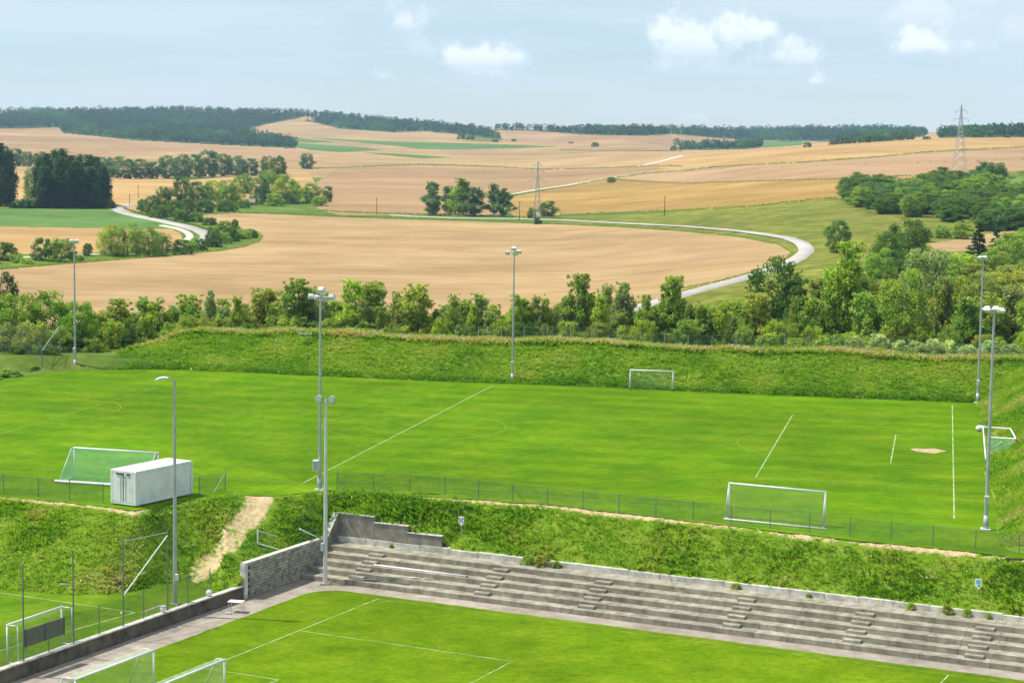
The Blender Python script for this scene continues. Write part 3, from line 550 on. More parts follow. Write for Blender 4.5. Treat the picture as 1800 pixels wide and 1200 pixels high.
# ------------------------------------------------------------------ rough grass on the banks (nobody could count it)
def build_tufts():
    PAL = np.array([(.10, .24, .008), (.155, .32, .010), (.225, .38, .016), (.29, .39, .04), (.36, .38, .10), (.42, .34, .15)])
    for (P, S, lush), lb in zip(TUFT, ('clumpy grass and weeds on the bank above the terrace', 'clumpy grass and weeds on the bank at the far side of the upper pitch', 'clumpy grass on the bank at the right end of the upper pitch')):
        n = len(P); nb = 7; a = rng.uniform(0, 2*math.pi, (n, nb)); S = S*rng.uniform(.6, 1.5, n); h = (S[:, None]*rng.uniform(.6, 1.5, (n, nb)))
        lean = rng.uniform(.5, 1.7, (n, nb)); r0 = rng.uniform(0, 1.2, (n, nb))*S[:, None]
        base = P[:, None, :]+np.stack([np.cos(a)*r0, np.sin(a)*r0, 0*a-.05], -1)
        tip = base+np.stack([np.cos(a)*h*lean, np.sin(a)*h*lean, h], -1)
        wd = np.stack([-np.sin(a), np.cos(a), 0*a], -1)*(S[:, None, None]*rng.uniform(.10, .22, (n, nb, 1)))
        mid = (base+tip)/2+np.array((0, 0, .12))*h[..., None]
        V = np.stack([base-wd, base+wd, mid+wd*.8, tip], 2).reshape(-1, 3)
        k = np.arange(n*nb)*4
        tri = np.concatenate([np.stack([k, k+1, k+2], 1), np.stack([k, k+2, k+3], 1)])
        lb_ = lush; idx = np.clip((1-lush)*5.0+rng.normal(0, .6, n)-.75, 0, 4.99); i = idx.astype(int); f = (idx-i)[:, None]; c = PAL[i]*(1-f)+PAL[np.minimum(i+1, 5)]*f
        fl = rng.random(n) < .004; c[fl] = (.62, .62, .5); dry = (lush < .12) & (rng.random(n) < .5); c[dry] = (.50, .46, .27)
        c = np.repeat(c[:, None, :], nb, 1)*rng.uniform(.75, 1.25, (n, nb, 1)); C5 = np.repeat(c.reshape(-1, 1, 3), 4, 1).reshape(-1, 3)
        o = ob('rough_grass', np_mesh('rough_grass', V, tri, M['tuft'], False, {'tint': C5})); tag(o, lb, 'grass', None, 'stuff')
build_tufts()

# ------------------------------------------------------------------ terrace, walls
RZ = -TH
def piece(name, me, s, t, z, parent, rz=RZ):
    o = ob(name, me, parent); o.location = low(s, t, z); o.rotation_euler = (0, 0, rz); return o
def terrace():
    root = tag(empty('spectator_terrace'), 'long weathered concrete terrace of five steps beside the stadium pitch', 'terrace')
    core = MB()
    for i in range(5): core.box(low(40, (i+.06+5.55)/2, (ZL-.3+ZL+.39*(i+1)-.05)/2), (80, 5.55-(i+.06), .39*(i+1)+.25), RZ)
    core.build('core', M['mortar'], root)
    ln = 2.3
    tones = [M['concrete'], material('terrace_slab_warm', [(.17, .152, .108), (.32, .29, .215), (.44, .41, .32)], 1.5, 9, .92, .35, 14, .2, .3), material('terrace_slab_grey', [(.165, .15, .11), (.30, .275, .205), (.41, .385, .30)], 1.1, 9, .92, .35, 14, .2, .3)]
    slab = [MB().box((0, 0, 0), (ln-.008, 1.06, .39), 0, .014).mesh('step_slab', m) for m in tones]
    prom = [MB().box((0, 0, 0), (ln-.008, 1.62, .39), 0, .014).mesh('step_slab', m) for m in tones]
    for i in range(5):
        off = rng.uniform(0, ln)
        for k in range(30):
            s = k*ln+off*0+ln/2+.02; j = int(rng.integers(3)); z = ZL+.39*i+.195+rng.uniform(-.006, .004)
            o = piece('step_slab', (prom if i == 4 else slab)[j], s, (4.79 if i == 4 else i+.53)+rng.uniform(-.012, .008), z, root, RZ+rng.uniform(-.002, .002))
    blk = MB().box((0, 0, 0), (1.25, .48, .2), 0, .015).mesh('stair_block', M['concrete'])
    for px, py in ((670, 976), (890, 1002), (1072, 1024), (1322, 1056), (1531, 1082), (1742, 1110)):
        q = unp(np.array(float(px)), np.array(float(py)), -3.84)[:2]-P0; s = q@E1-.62
        for i in range(4): piece('stair_block', blk, s+rng.uniform(-.03, .03), i+.74, ZL+.39*(i+1)+.1, root)
    return root
terrace()
def back_wall():
    root = tag(empty('retaining_wall'), 'low pale concrete retaining wall with a stepped high end behind the terrace', 'wall')
    for s0, s1, zt in ((-.02, 3.3, -1.4), (3.3, 6.3, -1.85), (6.3, 9.3, -2.35)):
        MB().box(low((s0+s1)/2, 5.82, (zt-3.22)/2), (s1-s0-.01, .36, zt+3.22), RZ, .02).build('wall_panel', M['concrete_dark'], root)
        MB().box(low((s0+s1)/2, 5.80, zt+.03), (s1-s0+.04, .44, .07), RZ, .015).build('coping', M['concrete_pale'], root)
    pm = MB().box((0, 0, 0), (2.48, .42, .52), 0, .02).mesh('wall_panel', M['concrete_pale'])
    for k in range(30):
        piece('wall_panel', pm, k*2.5+1.25, 5.80+rng.uniform(-.025, .02), -3.46+rng.uniform(-.03, .03)-.05*(k > 3), root, RZ+rng.uniform(-.006, .006))
back_wall()
def block_wall():
    root = tag(empty('block_wall'), 'grey concrete block wall at the end of the terrace', 'wall')
    t0, t1, zt = -7.6, 4.0, -3.05; L = t1-t0
    MB().box(low(-.22, (t0+t1)/2+.2, (ZL-.3+zt-.02)/2), (.36, L-.42, zt-ZL+.28), RZ).build('core', M['mortar'], root)
    # sloping end beside the terrace
    p = [low(-.4, t1, ZL), low(-.4, 5.62, ZL), low(-.4, 5.62, -1.42), low(-.4, t1, -3.05)]; q = [low(0, t1, ZL), low(0, 5.62, ZL), low(0, 5.62, -1.42), low(0, t1, -3.05)]
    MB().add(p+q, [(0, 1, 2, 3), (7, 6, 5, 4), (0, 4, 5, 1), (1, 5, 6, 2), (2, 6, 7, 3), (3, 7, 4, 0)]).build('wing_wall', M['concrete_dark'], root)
    cp = [low(-.46, t1, -3.045), low(.05, t1, -3.045), low(.05, 5.58, -1.40), low(-.46, 5.58, -1.40)]; MB().add(cp+[(x, y, z+.09) for x, y, z in cp], [(3, 2, 1, 0), (4, 5, 6, 7), (0, 1, 5, 4), (1, 2, 6, 5), (2, 3, 7, 6), (3, 0, 4, 7)]).build('coping', M['concrete_pale'], root)
    bl, bh = .47, .232; tones = [M['block']]+[material('concrete_block_'+n, c, 2.2, 8, .95, .4, 16, .15, .5) for n, c in (('pale', [(.30, .285, .24), (.43, .41, .35), (.52, .50, .43)]), ('dark', [(.19, .18, .14), (.29, .275, .22), (.37, .355, .295)]))]
    me = [MB().box((0, 0, 0), (.10, bl-.035, bh-.035), 0, .008).mesh('block', m) for m in tones]
    rows = 11; nn = int((L-.45)/bl)
    for r in range(rows):
        for k in range(nn):
            t = t0+.45+bl*(k+.5)+(bl/2 if r % 2 else 0)
            if t+bl/2 > t1: continue
            piece('block', me[int(rng.integers(3))], -.012+rng.uniform(-.008, .008), t, ZL+.005+bh*(r+.5), root)
    for k in range(5): MB().box(low(-.21, t0+.1+(k+.5)*2.3, zt+.04), (.50, 2.27, .08), RZ, .015).build('coping', M['concrete_pale'], root)
    MB().box(low(-.2, t0+.2, (ZL+zt)/2-.02), (.46, .42, zt-ZL+.0), RZ, .02).build('end_pillar', M['concrete_pale'], root)
block_wall()
def low_wall():
    root = tag(empty('low_wall'), 'low concrete wall with pale coping beside the asphalt path', 'wall')
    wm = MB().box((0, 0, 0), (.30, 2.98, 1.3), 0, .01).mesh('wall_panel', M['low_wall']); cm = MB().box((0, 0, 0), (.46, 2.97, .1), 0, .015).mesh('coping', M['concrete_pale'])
    for k in range(22):
        t = -7.72-1.5-3*k; piece('wall_panel', wm, -.18, t, -5.32, root); piece('coping', cm, -.18+rng.uniform(-.01, .01), t, -4.62+rng.uniform(-.006, .006), root)
low_wall()

# ------------------------------------------------------------------ masts and lamps
def flood(parent, p, az, tilt, size=(.62, .3, .46), mat='alu'):
    b = MB(); sx, sy, sz = size
    V = [(x*kx, y, z*kz) for y, kx, kz in ((-sy/2, 1, 1), (sy/2, .55, .6)) for x, z in ((-sx/2, -sz/2), (sx/2, -sz/2), (sx/2, sz/2), (-sx/2, sz/2))]
    b.add(V, [(3, 2, 1, 0), (4, 5, 6, 7), (0, 1, 5, 4), (1, 2, 6, 5), (2, 3, 7, 6), (3, 0, 4, 7)])
    b.tube((0, 0, 0), (0, sy*.8, 0), .05, .04, 6)
    o = b.build('floodlight', M[mat], parent); o.location = p; o.rotation_euler = (tilt, 0, az)
    l = MB().box((0, -sy/2-.012, 0), (sx*.9, .02, sz*.86)).build('lens', M['glass'], o); return o
def mast(label, x, y, z, h, az, heads, arm=1.7, box=True, group='floodlight masts'):
    r = tag(empty('floodlight_mast', (x, y, z)), label, 'floodlight', group)
    MB().tube((0, 0, 0), (0, 0, h), .15, .075, 12, False).build('pole', M['steel'], r, True)
    MB().box((0, 0, .06), (.75, .75, .16), 0, .03).build('foundation', M['concrete_pale'], r)
    MB().tube((0, 0, 0), (0, 0, 1.1), .19, .19, 12).build('sleeve', M['steel'], r, True)
    if box: bx = MB().box((0, -.24, 2.3), (.34, .26, .62), az, .02).build('switch_box', M['alu'], r); MB().box((0, -.385, 2.3), (.26, .02, .5), az).build('lid', M['steel'], bx)
    ca, sa = math.cos(az), math.sin(az)
    MB().tube((-arm/2*ca, -arm/2*sa, h-.25), (arm/2*ca, arm/2*sa, h-.25), .045, .045, 8).build('crossarm', M['steel'], r)
    for dx, dz, a, tl in heads: flood(r, (dx*ca+.22*sa, dx*sa-.22*ca, h+dz), az+a, tl)
    return r
mast('slim floodlight mast at the middle of the far touchline', 1.54, 72.4, -.05, 15.7, 0, ((-.72, -.3, -.5, .55), (.0, .25, 0, .9), (.62, -.12, .3, .7), (.2, -.35, .1, .6)))
mast('floodlight mast at the left far corner of the upper pitch', -52.28, 68.2, 0, 15.6, .2, ((-.3, 0, 0, .7), (.35, 0, 0, .7)), .9)
mast('floodlight mast at the right far corner against the dark trees', 55.1, 71.2, 0, 16.2, -.3, ((-.25, .05, -.3, .8), (.3, .1, -.2, .8)), .8)
mast('floodlight mast beside the tipped goal at the foot of the right grass bank', 54.6, -4.0, 0, 16.4, -.15, ((-.45, .05, -.4, 1.1), (.15, .1, 0, 1.1), (.5, .0, .2, 1.1)), 1.3)
m5 = mast('tall floodlight mast standing at the halfway line by the grass bank', 2.3, -2.5, -.05, 15.9, math.pi, ((-.85, -.2, 0, .5), (.85, -.2, 0, .5), (0, .35, 0, .7), (-.3, -.35, .3, .5), (.35, -.3, -.3, .5)), 2.1, False)
bx = MB().box((-.2, -.32, 2.1), (.5, .4, .85), 0, .02).build('switch_box', M['alu'], m5); MB().box((-.2, -.53, 2.1), (.4, .02, .7)).build('lid', M['steel'], bx)
# two-lamp mast on the path corner
r = tag(empty('floodlight_mast', low(2.63, -.6, ZL)), 'pale floodlight mast with two round lamps beside the terrace', 'floodlight', 'floodlight masts')
MB().tube((0, 0, 0), (0, 0, 6.5), .18, .145, 12, False).tube((0, 0, 6.5), (0, 0, 14.3), .14, .09, 12, False).build('pole', M['alu'], r, True)
MB().box((0, 0, .05), (.8, .8, .14), .2, .03).build('foundation', M['concrete'], r)
MB().box((-.2, -.16, 2.9), (.2, .2, .6), .2, .02).build('switch_box', M['alu'], r)
MB().tube((-.75, 0, 13.95), (.75, 0, 13.95), .05, .05, 8).build('crossarm', M['steel'], r)
for dx in (-.52, .52):
    o = MB().tube((0, .16, 0), (0, -.16, 0), .2, .31, 14).build('floodlight', M['steel'], r); o.location = (dx, -.12, 14.28); o.rotation_euler = (.35, 0, -.15)
    MB().tube((0, -.161, 0), (0, -.18, 0), .27, .27, 14).build('lens', M['glass'], o)
# lamp with a curved head behind the low wall
r = tag(empty('street_lamp', (-1.43, -23.7, ZT)), 'grey lamp post with a curved white lamp head at the foot of the bank', 'lamp post')
MB().tube((0, 0, 0), (0, 0, 16), .16, .085, 12, False).build('pole', M['steel'], r, True)
MB().box((0, 0, .04), (.6, .6, .12), 0, .03).build('foundation', M['concrete'], r)
MB().box((.2, -.12, 2.0), (.22, .2, .5), 0, .02).build('switch_box', M['alu'], r)
MB().path([(0, 0, 15.6), (-.1, 0, 16.0), (-.35, -.05, 16.18), (-.6, -.1, 16.12)], .05, 8).build('arm', M['steel'], r)
hd = MB(); ring = []
for t, w, zz in ((0, .07, 0), (.15, .16, .03), (.45, .2, 0), (.75, .17, -.1), (.95, .08, -.22)):
    ring.append([(-.45-t, -.08+w*math.cos(a)-.15*t, 16.14+zz+.10*math.sin(a)*(w/.2)) for a in np.linspace(0, 2*math.pi, 10, endpoint=False)])
hd.add([p for q in ring for p in q], [(i*10+j, i*10+(j+1) % 10, i*10+10+(j+1) % 10, i*10+10+j) for i in range(4) for j in range(10)]+[tuple(range(10)), tuple(range(49, 39, -1))])
hd = hd.build('lamp_head', M['white'], r, True); MB().box((-.95, -.21, 16.02), (.5, .24, .05)).build('lens', M['glass'], hd)

# ------------------------------------------------------------------ goals
def at(px, py, z): return unp(np.array(float(px)), np.array(float(py)), float(z))
def goal(label, A, B, h, back, depth_top, depth_bot, net='netgreen', r=.06, rear_bar=True, bar_r=None, group=None):
    """A, B feet of the two front posts; back: unit vector towards the back of the net"""
    A = np.array(A, float); B = np.array(B, float); back = np.array([back[0], back[1], 0.0]); o = A.copy(); root = tag(empty('football_goal', tuple(o)), label, 'goal', group)
    up = np.array((0, 0, 1.0)); a, b = A-o, B-o
    for p in (a, b): MB().tube(p, p+up*h, r, r, 10).build('post', M['white'], root, True)
    d = (b-a)/np.linalg.norm(b-a); MB().tube(a+up*h-d*r, b+up*h+d*r, r*1.08, r*1.08, 10).build('crossbar', M['white'], root, True)
    for p in (a, b):
        f = MB(); f.tube(p+up*h, p+up*h+back*depth_top, r*.6, r*.6, 8); f.tube(p+up*h+back*depth_top, p+back*depth_bot+up*.05, r*.55, r*.55, 8); f.tube(p+up*.05, p+back*depth_bot+up*.05, r*.7, r*.7, 8); f.build('side_frame', M['alu'], root, True)
    if rear_bar: k = bar_r or r*.8; MB().tube(a+back*depth_bot+up*k-d*.35, b+back*depth_bot+up*k+d*.1, k, k, 10).build('ground_bar', M['white'], root, True)
    n = MB(); n.quad(a+up*h, b+up*h, b+up*h+back*depth_top, a+up*h+back*depth_top); k = 8; sag = .18
    for i in range(k):
        for j in range(4):
            def P(u, v):
                q = a+(b-a)*u; s = q+up*h+back*depth_top; e = q+back*depth_bot+up*.05; return s+(e-s)*v+back*sag*math.sin(math.pi*v)*(.6+.4*math.sin(u*9))
            n.quad(P(i/k, j/4), P((i+1)/k, j/4), P((i+1)/k, (j+1)/4), P(i/k, (j+1)/4))
    for p in (a, b): n.quad(p+up*h, p+up*h+back*depth_top, p+back*depth_bot+up*.05, p+up*.05)
    n.build('net', M[net], root); return root
GL = 'training goals round the pitches'
goal('white goal with green net beside the white container', at(131, 839, 0), at(131, 839, 0)+np.array((7.6, -.45, 0)), 2.5, (-.06, -1), .5, 2.6, 'netgreen', .07, True, .12, GL)
A = at(1450, 925, 0); B = at(1281, 908, 0); bk = np.array((-.12, -1)); bk /= np.linalg.norm(bk)
goal('white goal on the upper pitch edge behind the wire fence', A, B, 2.6, bk, .25, 1.25, 'nettall', .065, True, .07, GL)
goal('small white goal at the foot of the far grass bank', at(1108, 680, .2), at(1183, 683, .2), 2.0, (0, -1), .2, 1.1, 'nettall', .075, False, None, GL)
goal('white goal on the goal line of the stadium pitch beside the path', low(8.6, -37.7, ZL), low(8.6, -30.2, ZL), 2.44, (-E1[0], -E1[1]), .9, 1.9, 'netwhite', .065, True, None, GL)
goal('white goal standing inside the stadium pitch', low(13.6, -37.4, ZL), low(13.6, -29.9, ZL), 2.44, (-E1[0], -E1[1]), .6, 1.7, 'netwhite', .065, True, None, GL)
A = at(42, 1170, ZT)-1.3*np.array((E1[0], E1[1], 0)); B = at(137, 1135, ZT)-1.3*np.array((E1[0], E1[1], 0)); d_ = (B-A)[:2]/np.linalg.norm((B-A)[:2])
goal('pale goal behind the low wall with a grey windbreak near it', A, B, 2.45, (d_[1], -d_[0]), .8, .85, 'nettall', .06, True, .05, GL)
# goal tipped over on the right bank
root = tag(empty('football_goal', (56.0, 34.0, .35)), 'white goal tipped over against the right grass bank', 'goal', GL)
A = at(1728, 750, 1.2); C2 = at(1733, 808, .1); T1 = at(1776, 753, 2.6); T2 = at(1786, 771, 2.6); S = at(1736, 768, 1.2); o0 = np.array((56.0, 34.0, .35))
MB().tube(A-o0, C2-o0, .07, .07, 10).build('crossbar', M['white'], root, True)
MB().tube(A-o0, T1-o0, .06, .06, 10).build('post', M['white'], root, True); MB().tube(S-o0, T2-o0, .07, .07, 10).build('post', M['white'], root, True)
MB().tube(T1-o0, T2-o0, .07, .07, 10).build('ground_bar', M['white'], root, True); MB().tube(at(1741, 789, .8)-o0, at(1761, 776, 1.7)-o0, .04, .04, 8).build('brace', M['alu'], root, True)
MB().quad(S-o0, T2-o0, at(1770, 795, 1.2)-o0, C2-o0).build('net', M['netgreen'], root)
o = MB().box((0, 0, 0), (.95, .7, .55), .3, .18).build('equipment_bag', M['white']); p = at(1724, 752, .3); o.location = (p[0], p[1], .3); tag(o, 'white bundle lying beside the tipped goal', 'bag')
MB().tube((-.25, 0, .26), (0, 0, .40), .03, .03, 6).tube((0, 0, .40), (.25, 0, .26), .03, .03, 6).build('handle', M['dark'], o)
# goal frame lying on the slope above the block wall
zz = lambda p: bank_height(np.array([p[0]]), np.array([p[1]]))[0][0]
def on_bank(px, py):
    z = -2.5
    for _ in range(25): p = at(px, py, z); z = .5*z+.5*(zz(p)+.12)
    return at(px, py, z)
A, B, C2, D2, E_ = on_bank(453, 955), on_bank(489, 965), on_bank(488, 943), on_bank(527, 929), on_bank(558, 944)
root = tag(empty('dismantled_goal', tuple(A)), 'dismantled white goal frame lying on the slope above the block wall', 'goal frame')
up = np.array((0, 0, 1.0)); MB().tube(0*A, up*1.05, .06, .06, 8).build('post', M['white'], root); MB().tube(0*A, B-A, .055, .055, 8).build('ground_bar', M['white'], root)
MB().tube(up*1.0, C2-A, .045, .045, 8).tube(C2-A-(C2-A)*.25, C2-A+np.array((-.4, -.3, -.1)), .03, .03, 6).build('crossbar', M['alu'], root)
MB().tube(D2-A, E_-A, .06, .06, 8).build('post', M['white'], root)

# ------------------------------------------------------------------ fences
def fence(name, label, pts, h, post='steel_dark', net='netdark', r=.035, rails=(), group=None, base_h=None):
    """pts: post feet in order; one part for every post, one net panel between two posts"""
    o0 = np.array(pts[0], float); root = tag(empty(name, tuple(o0)), label, 'fence', group); pm = {}
    hs = h if hasattr(h, '__len__') else [h]*len(pts)
    for p, hh in zip(pts, hs):
        if hh not in pm: pm[hh] = MB().tube((0, 0, -.2), (0, 0, hh), r, r, 6).mesh('post', M[post])
        o = ob('post', pm[hh], root); o.location = np.array(p)-o0
    for a, b, ha, hb in zip(pts[:-1], pts[1:], hs[:-1], hs[1:]):
        a = np.array(a)-o0; b = np.array(b)-o0; k = min(ha, hb)*.97; n = MB(); n.quad(a+up*.05, b+up*.05, b+up*k, a+up*k); n.build('net_panel', M[net], root)
    w = MB()
    for fr in (.04, .5, .97):
        for a, b, ha, hb in zip(pts[:-1], pts[1:], hs[:-1], hs[1:]): w.tube(np.array(a)-o0+up*ha*fr, np.array(b)-o0+up*min(ha, hb)*fr if abs(ha-hb) < .01 else np.array(b)-o0+up*min(ha, hb)*fr, .008, .008, 4, False)
    w.build('tension_wire', M['steel_dark'], root)
    return root, o0
fx = np.arange(3.6, 70, 2.95); fy = np.interp(fx, [3.6, 8.7, 12, 57, 70], [-2.0, -1.2, -1.3, -12.4, -15.6])
rt, o0 = fence('wire_fence', 'low wire mesh fence along the edge of the bank above the terrace', [(x, y, 0) for x, y in zip(fx, fy)], 1.45)
for k in (0, 5): MB().tube(np.array((fx[k], fy[k], 1.2))-o0, np.array((fx[k]+1.0, fy[k]-.15, 0))-o0, .025, .025, 6).build('brace', M['steel_dark'], rt)
fx2 = np.concatenate([np.arange(-45, -20, 3.0), [-17.7, -14.8, -11.7]]); fy2 = np.interp(fx2, [-45, -21, -17.7, -14.8, -11.7], [-8.6, -11.2, -11.9, -12.4, -13.0])
fence('wire_fence', 'low wire mesh fence on the bank edge left of the white container', [(x, y, 0) for x, y in zip(fx2, fy2)], 1.55)
rt, o0 = fence('wire_fence', 'single braced fence post and net beside the white container', [(-5.9, -7.9, 0), (-4.7, -5.3, 0)], 1.6)
MB().tube(np.array((-4.7, -5.3, 1.5))-o0, np.array((-5.35, -6.2, 0))-o0, .03, .03, 6).build('brace', M['alu'], rt)
# tall ball-stop fence on the low wall
def wall_t(px, py): q = at(px, py, -4.57)[:2]-P0; return q@E2
posts = [(23, 1180, 2.0), (72, 1165, 6.1), (118, 1150, 2.0), (163, 1135, 6.1), (206, 1119, 2.0), (247, 1104, 6.1), (286, 1092, 2.0), (326, 1077, 5.6), (363, 1065, 2.0), (399, 1051, 2.0)]
P = [low(-.18, wall_t(x, y), -4.57) for x, y, _ in posts]
root = tag(empty('ball_stop_fence', P[0]), 'tall green ball stop fence standing on the low concrete wall', 'fence'); o0 = np.array(P[0])
for p, (_, _, hh) in zip(P, posts): MB().tube(np.array(p)-o0, np.array(p)-o0+up*hh, .055 if hh > 3 else .035, .05 if hh > 3 else .035, 8).build('post', M['steel_dark'], root)
for a, b in zip(P[:-1], P[1:]): a = np.array(a)-o0; b = np.array(b)-o0; MB().quad(a, b, b+up*1.95, a+up*1.95).build('net_panel', M['netdark'], root)
a, b = np.array(P[5])-o0, np.array(P[7])-o0
MB().tube(a+up*5.75, b+up*5.5, .035, .035, 6).build('top_rail', M['steel'], root); MB().tube(a+up*2.05, b+up*5.3, .04, .04, 6).build('brace', M['white'], root)
t0_, t1_ = wall_t(72, 1165), wall_t(145, 1141); d0 = np.array(low(-.10, t0_, -4.57)); d1 = np.array(low(-.10, t1_, -4.57))
sc_ = MB(); nn = np.array((E1[0], E1[1], 0))*.03; q = [d0+up*.85, d1+up*.85, d1+up*1.95, d0+up*1.95]
sc_.add([x+nn for x in q]+[x-nn for x in q], [(0, 1, 2, 3), (7, 6, 5, 4), (0, 4, 5, 1), (1, 5, 6, 2), (2, 6, 7, 3), (3, 7, 4, 0)])
o = sc_.build('windbreak', M['screen']); tag(o, 'grey mesh windbreak panel hung on the ball stop fence', 'screen')
for fr in (.02, .5, .98): MB().tube(d0+(d1-d0)*fr+up*.8+nn*1.5, d0+(d1-d0)*fr+up*2.0+nn*1.5, .02, .02, 6).build('strap', M['dark'], o)
# tall fence behind the far left corner
P = [at(x, y, -.05) for x, y in ((-30, 640), (4, 643), (37, 643), (74, 651), (106, 641))]
root = tag(empty('ball_stop_fence', tuple(P[0])), 'tall braced ball stop fence in front of the trees at the far corner', 'fence'); o0 = P[0]
for p in P: MB().tube(p-o0, p-o0+up*5.0, .06, .05, 8).build('post', M['steel_dark'], root)
for a, b in zip(P[:-1], P[1:]): a = a-o0; b = b-o0; MB().quad(a, b, b+up*4.9, a+up*4.9).build('net_panel', M['nettall'], root)
for a, b, z0, z1 in ((3, 4, .1, 2.4), (3, 4, 2.4, 4.9)): MB().tube(P[a]-o0+up*z0, P[b]-o0+up*z1, .05, .05, 6).build('brace', M['steel'], root)
for z in (2.4, 4.9): MB().tube(P[3]-o0+up*z, P[4]-o0+up*z, .035, .035, 6).build('rail', M['steel_dark'], root)
# wire fence along the crest of the far bank
fx3 = np.arange(-8, 66, 2.9); pts3 = [(x, 82.6, float(far_h(np.array([x]), np.array([82.6]))[0][0])-.05) for x in fx3]
fence('wire_fence', 'wire fence along the crest of the far bank in front of the trees', pts3, 1.7, 'steel')

# ------------------------------------------------------------------ container, benches, signs and small things
def container():
    A = np.array((-10.93, -12.96)); B = np.array((-8.75, -14.0)); ax = np.array((.31, .951)); Lc = 6.6
    c = (A+B)/2+ax*Lc/2; wd = np.linalg.norm(B-A); hh = 2.55; rz = math.atan2(ax[1], ax[0])
    r = tag(empty('storage_container', (c[0], c[1], .12), rz), 'white storage container at the edge of the upper pitch', 'container')
    # corrugated long walls
    for sgn in (-1, 1):
        b = MB(); n = 44; xs_ = np.linspace(-Lc/2+.12, Lc/2-.12, n*2); V = []; F = []
        for i, x in enumerate(xs_):
            y = sgn*(wd/2-(.03 if (i//2) % 2 else 0)); V += [(x, y, .1), (x, y, hh-.12)]
        for i in range(len(xs_)-1): F.append((2*i, 2*i+2, 2*i+3, 2*i+1))
        b.add(V, F).build('side_wall', M['container'], r)
    for x in (-Lc/2, Lc/2):
        for k in (-1, 1):
            d = MB().box((x, k*wd/4, hh/2), (.06, wd/2-.1, hh-.3), 0, .01).build('door', M['container'], r); MB().tube((x+math.copysign(.05, x), k*.25, .3), (x+math.copysign(.05, x), k*.25, hh-.3), .02, .02, 6).build('lock_bar', M['alu'], d)
    for x in (-Lc/2, Lc/2):
        for y in (-wd/2, wd/2): MB().box((x*.993, y*.985, hh/2), (.15, .13, hh), 0, .01).build('corner_post', M['roofwhite'], r)
    f = MB()
    for y in (-wd/2, wd/2):
        for z in (.06, hh-.06): f.box((0, y*.985, z), (Lc-.28, .11, .13))
    for x in (-Lc/2, Lc/2):
        for z in (.06, hh-.06): f.box((x*.993, 0, z), (.12, wd-.26, .13))
    f.build('frame', M['container'], r)
    for k in range(6): MB().box((-Lc/2+(k+.5)*Lc/6, 0, hh+.04), (Lc/6-.015, wd+.05, .06), 0, .01).build('roof_panel', M['roofwhite'], r)
    for q in (-.55, .1, .5): MB().box((-Lc/2-.06, q, hh-.22), (.05, .34, .1)).build('vent', M['dark'], r)
    for x in (-Lc/2+.4, Lc/2-.4): MB().box((x, 0, -.04), (.3, wd+.1, .16)).build('sleeper', M['wood'], r)
    b = MB().box((Lc/2+.3, -wd/2+.5, .9), (.5, .5, .75), 0, .04).build('gas_box', M['alu'], r)
container()
def bench(label, p, q, seat_h=.45, depth=.32, mat='alu', post='alu'):
    p, q = np.array(p, float), np.array(q, float); d = q-p; L = np.linalg.norm(d[:2]); rz = math.atan2(d[1], d[0]); slope = d[2]
    r = tag(empty('bench', tuple(p), rz), label, 'bench')
    for k in (-1, 1): MB().box((L/2, k*depth/4, seat_h+slope*.5), (L, depth/2-.02, .05), 0, .008).build('seat_board', M[mat], r)
    for x in (.2, L-.2):
        MB().tube((x, -depth/2+.04, -.3), (x, -depth/2+.04, seat_h-.02), .03, .03, 6).build('leg', M[post], r); MB().tube((x, depth/2-.04, -.3), (x, depth/2-.04, seat_h-.02), .03, .03, 6).build('leg', M[post], r)
    return r
a, b = at(106, 1035, ZT+.1), at(143, 1035, ZT+.1); bench('pale bench at the foot of the left grass bank', a, b, .4)
a, b = at(274, 1092, ZT)-1.1*np.array((E1[0], E1[1], 0)), at(306, 1079, ZT)-1.1*np.array((E1[0], E1[1], 0)); bench('narrow bench on the training pitch behind the low wall', a, b, .5, .3, 'wood')
a, b = at(524, 591, 4.0), at(549, 591, 4.0); bench('small bench on the crest of the far bank', a, b, .35, .4)
# table on the path
p = at(401, 1076, ZL); r = tag(empty('folding_table', tuple(p), RZ+.25), 'small white folding table standing on the path', 'table')
MB().box((.5, .3, .78), (1.1, .7, .05), 0, .01).build('table_top', M['white'], r)
for x in (.04, .96):
    for y in (.04, .56): MB().tube((x, y, .0), (x, y, .76), .022, .022, 6).build('leg', M['alu'], r)
o = MB().box((0, 0, .06), (.42, .25, .12), .2, .02).build('small_box', M['white']); p = at(401, 1078.5, ZL); o.location = p; tag(o, 'small white box at the foot of the folding table', 'box'); MB().box((0, 0, .125), (.44, .27, .015), .2).build('lid', M['alu'], o)
p = low(-.2, wall_t(319, 1080), -4.57); o = MB().tube((0, 0, 0), (0, 0, .42), .16, .2, 14).build('bucket', M['white'], None, True); o.location = p; tag(o, 'white bucket standing on the coping of the low wall', 'bucket'); MB().tube((0, 0, .42), (0, 0, .45), .22, .22, 14).build('rim', M['alu'], o)
bpy_s = bmesh.new(); bmesh.ops.create_icosphere(bpy_s, subdivisions=2, radius=.24); me = bpy.data.meshes.new('ball'); bpy_s.to_mesh(me); bpy_s.free(); me.materials.append(M['white'])
for pl in me.polygons: pl.use_smooth = True
o = ob('ball', me); q = at(391, 1050, -4.55); o.location = (q[0], q[1], -4.33); tag(o, 'white ball lying on the low wall near the block wall', 'ball')
q0 = at(391, 1050, -4.55)-np.array((P0[0], P0[1], 0)); o.location = low(-.2, q0[:2]@E2, -4.33)
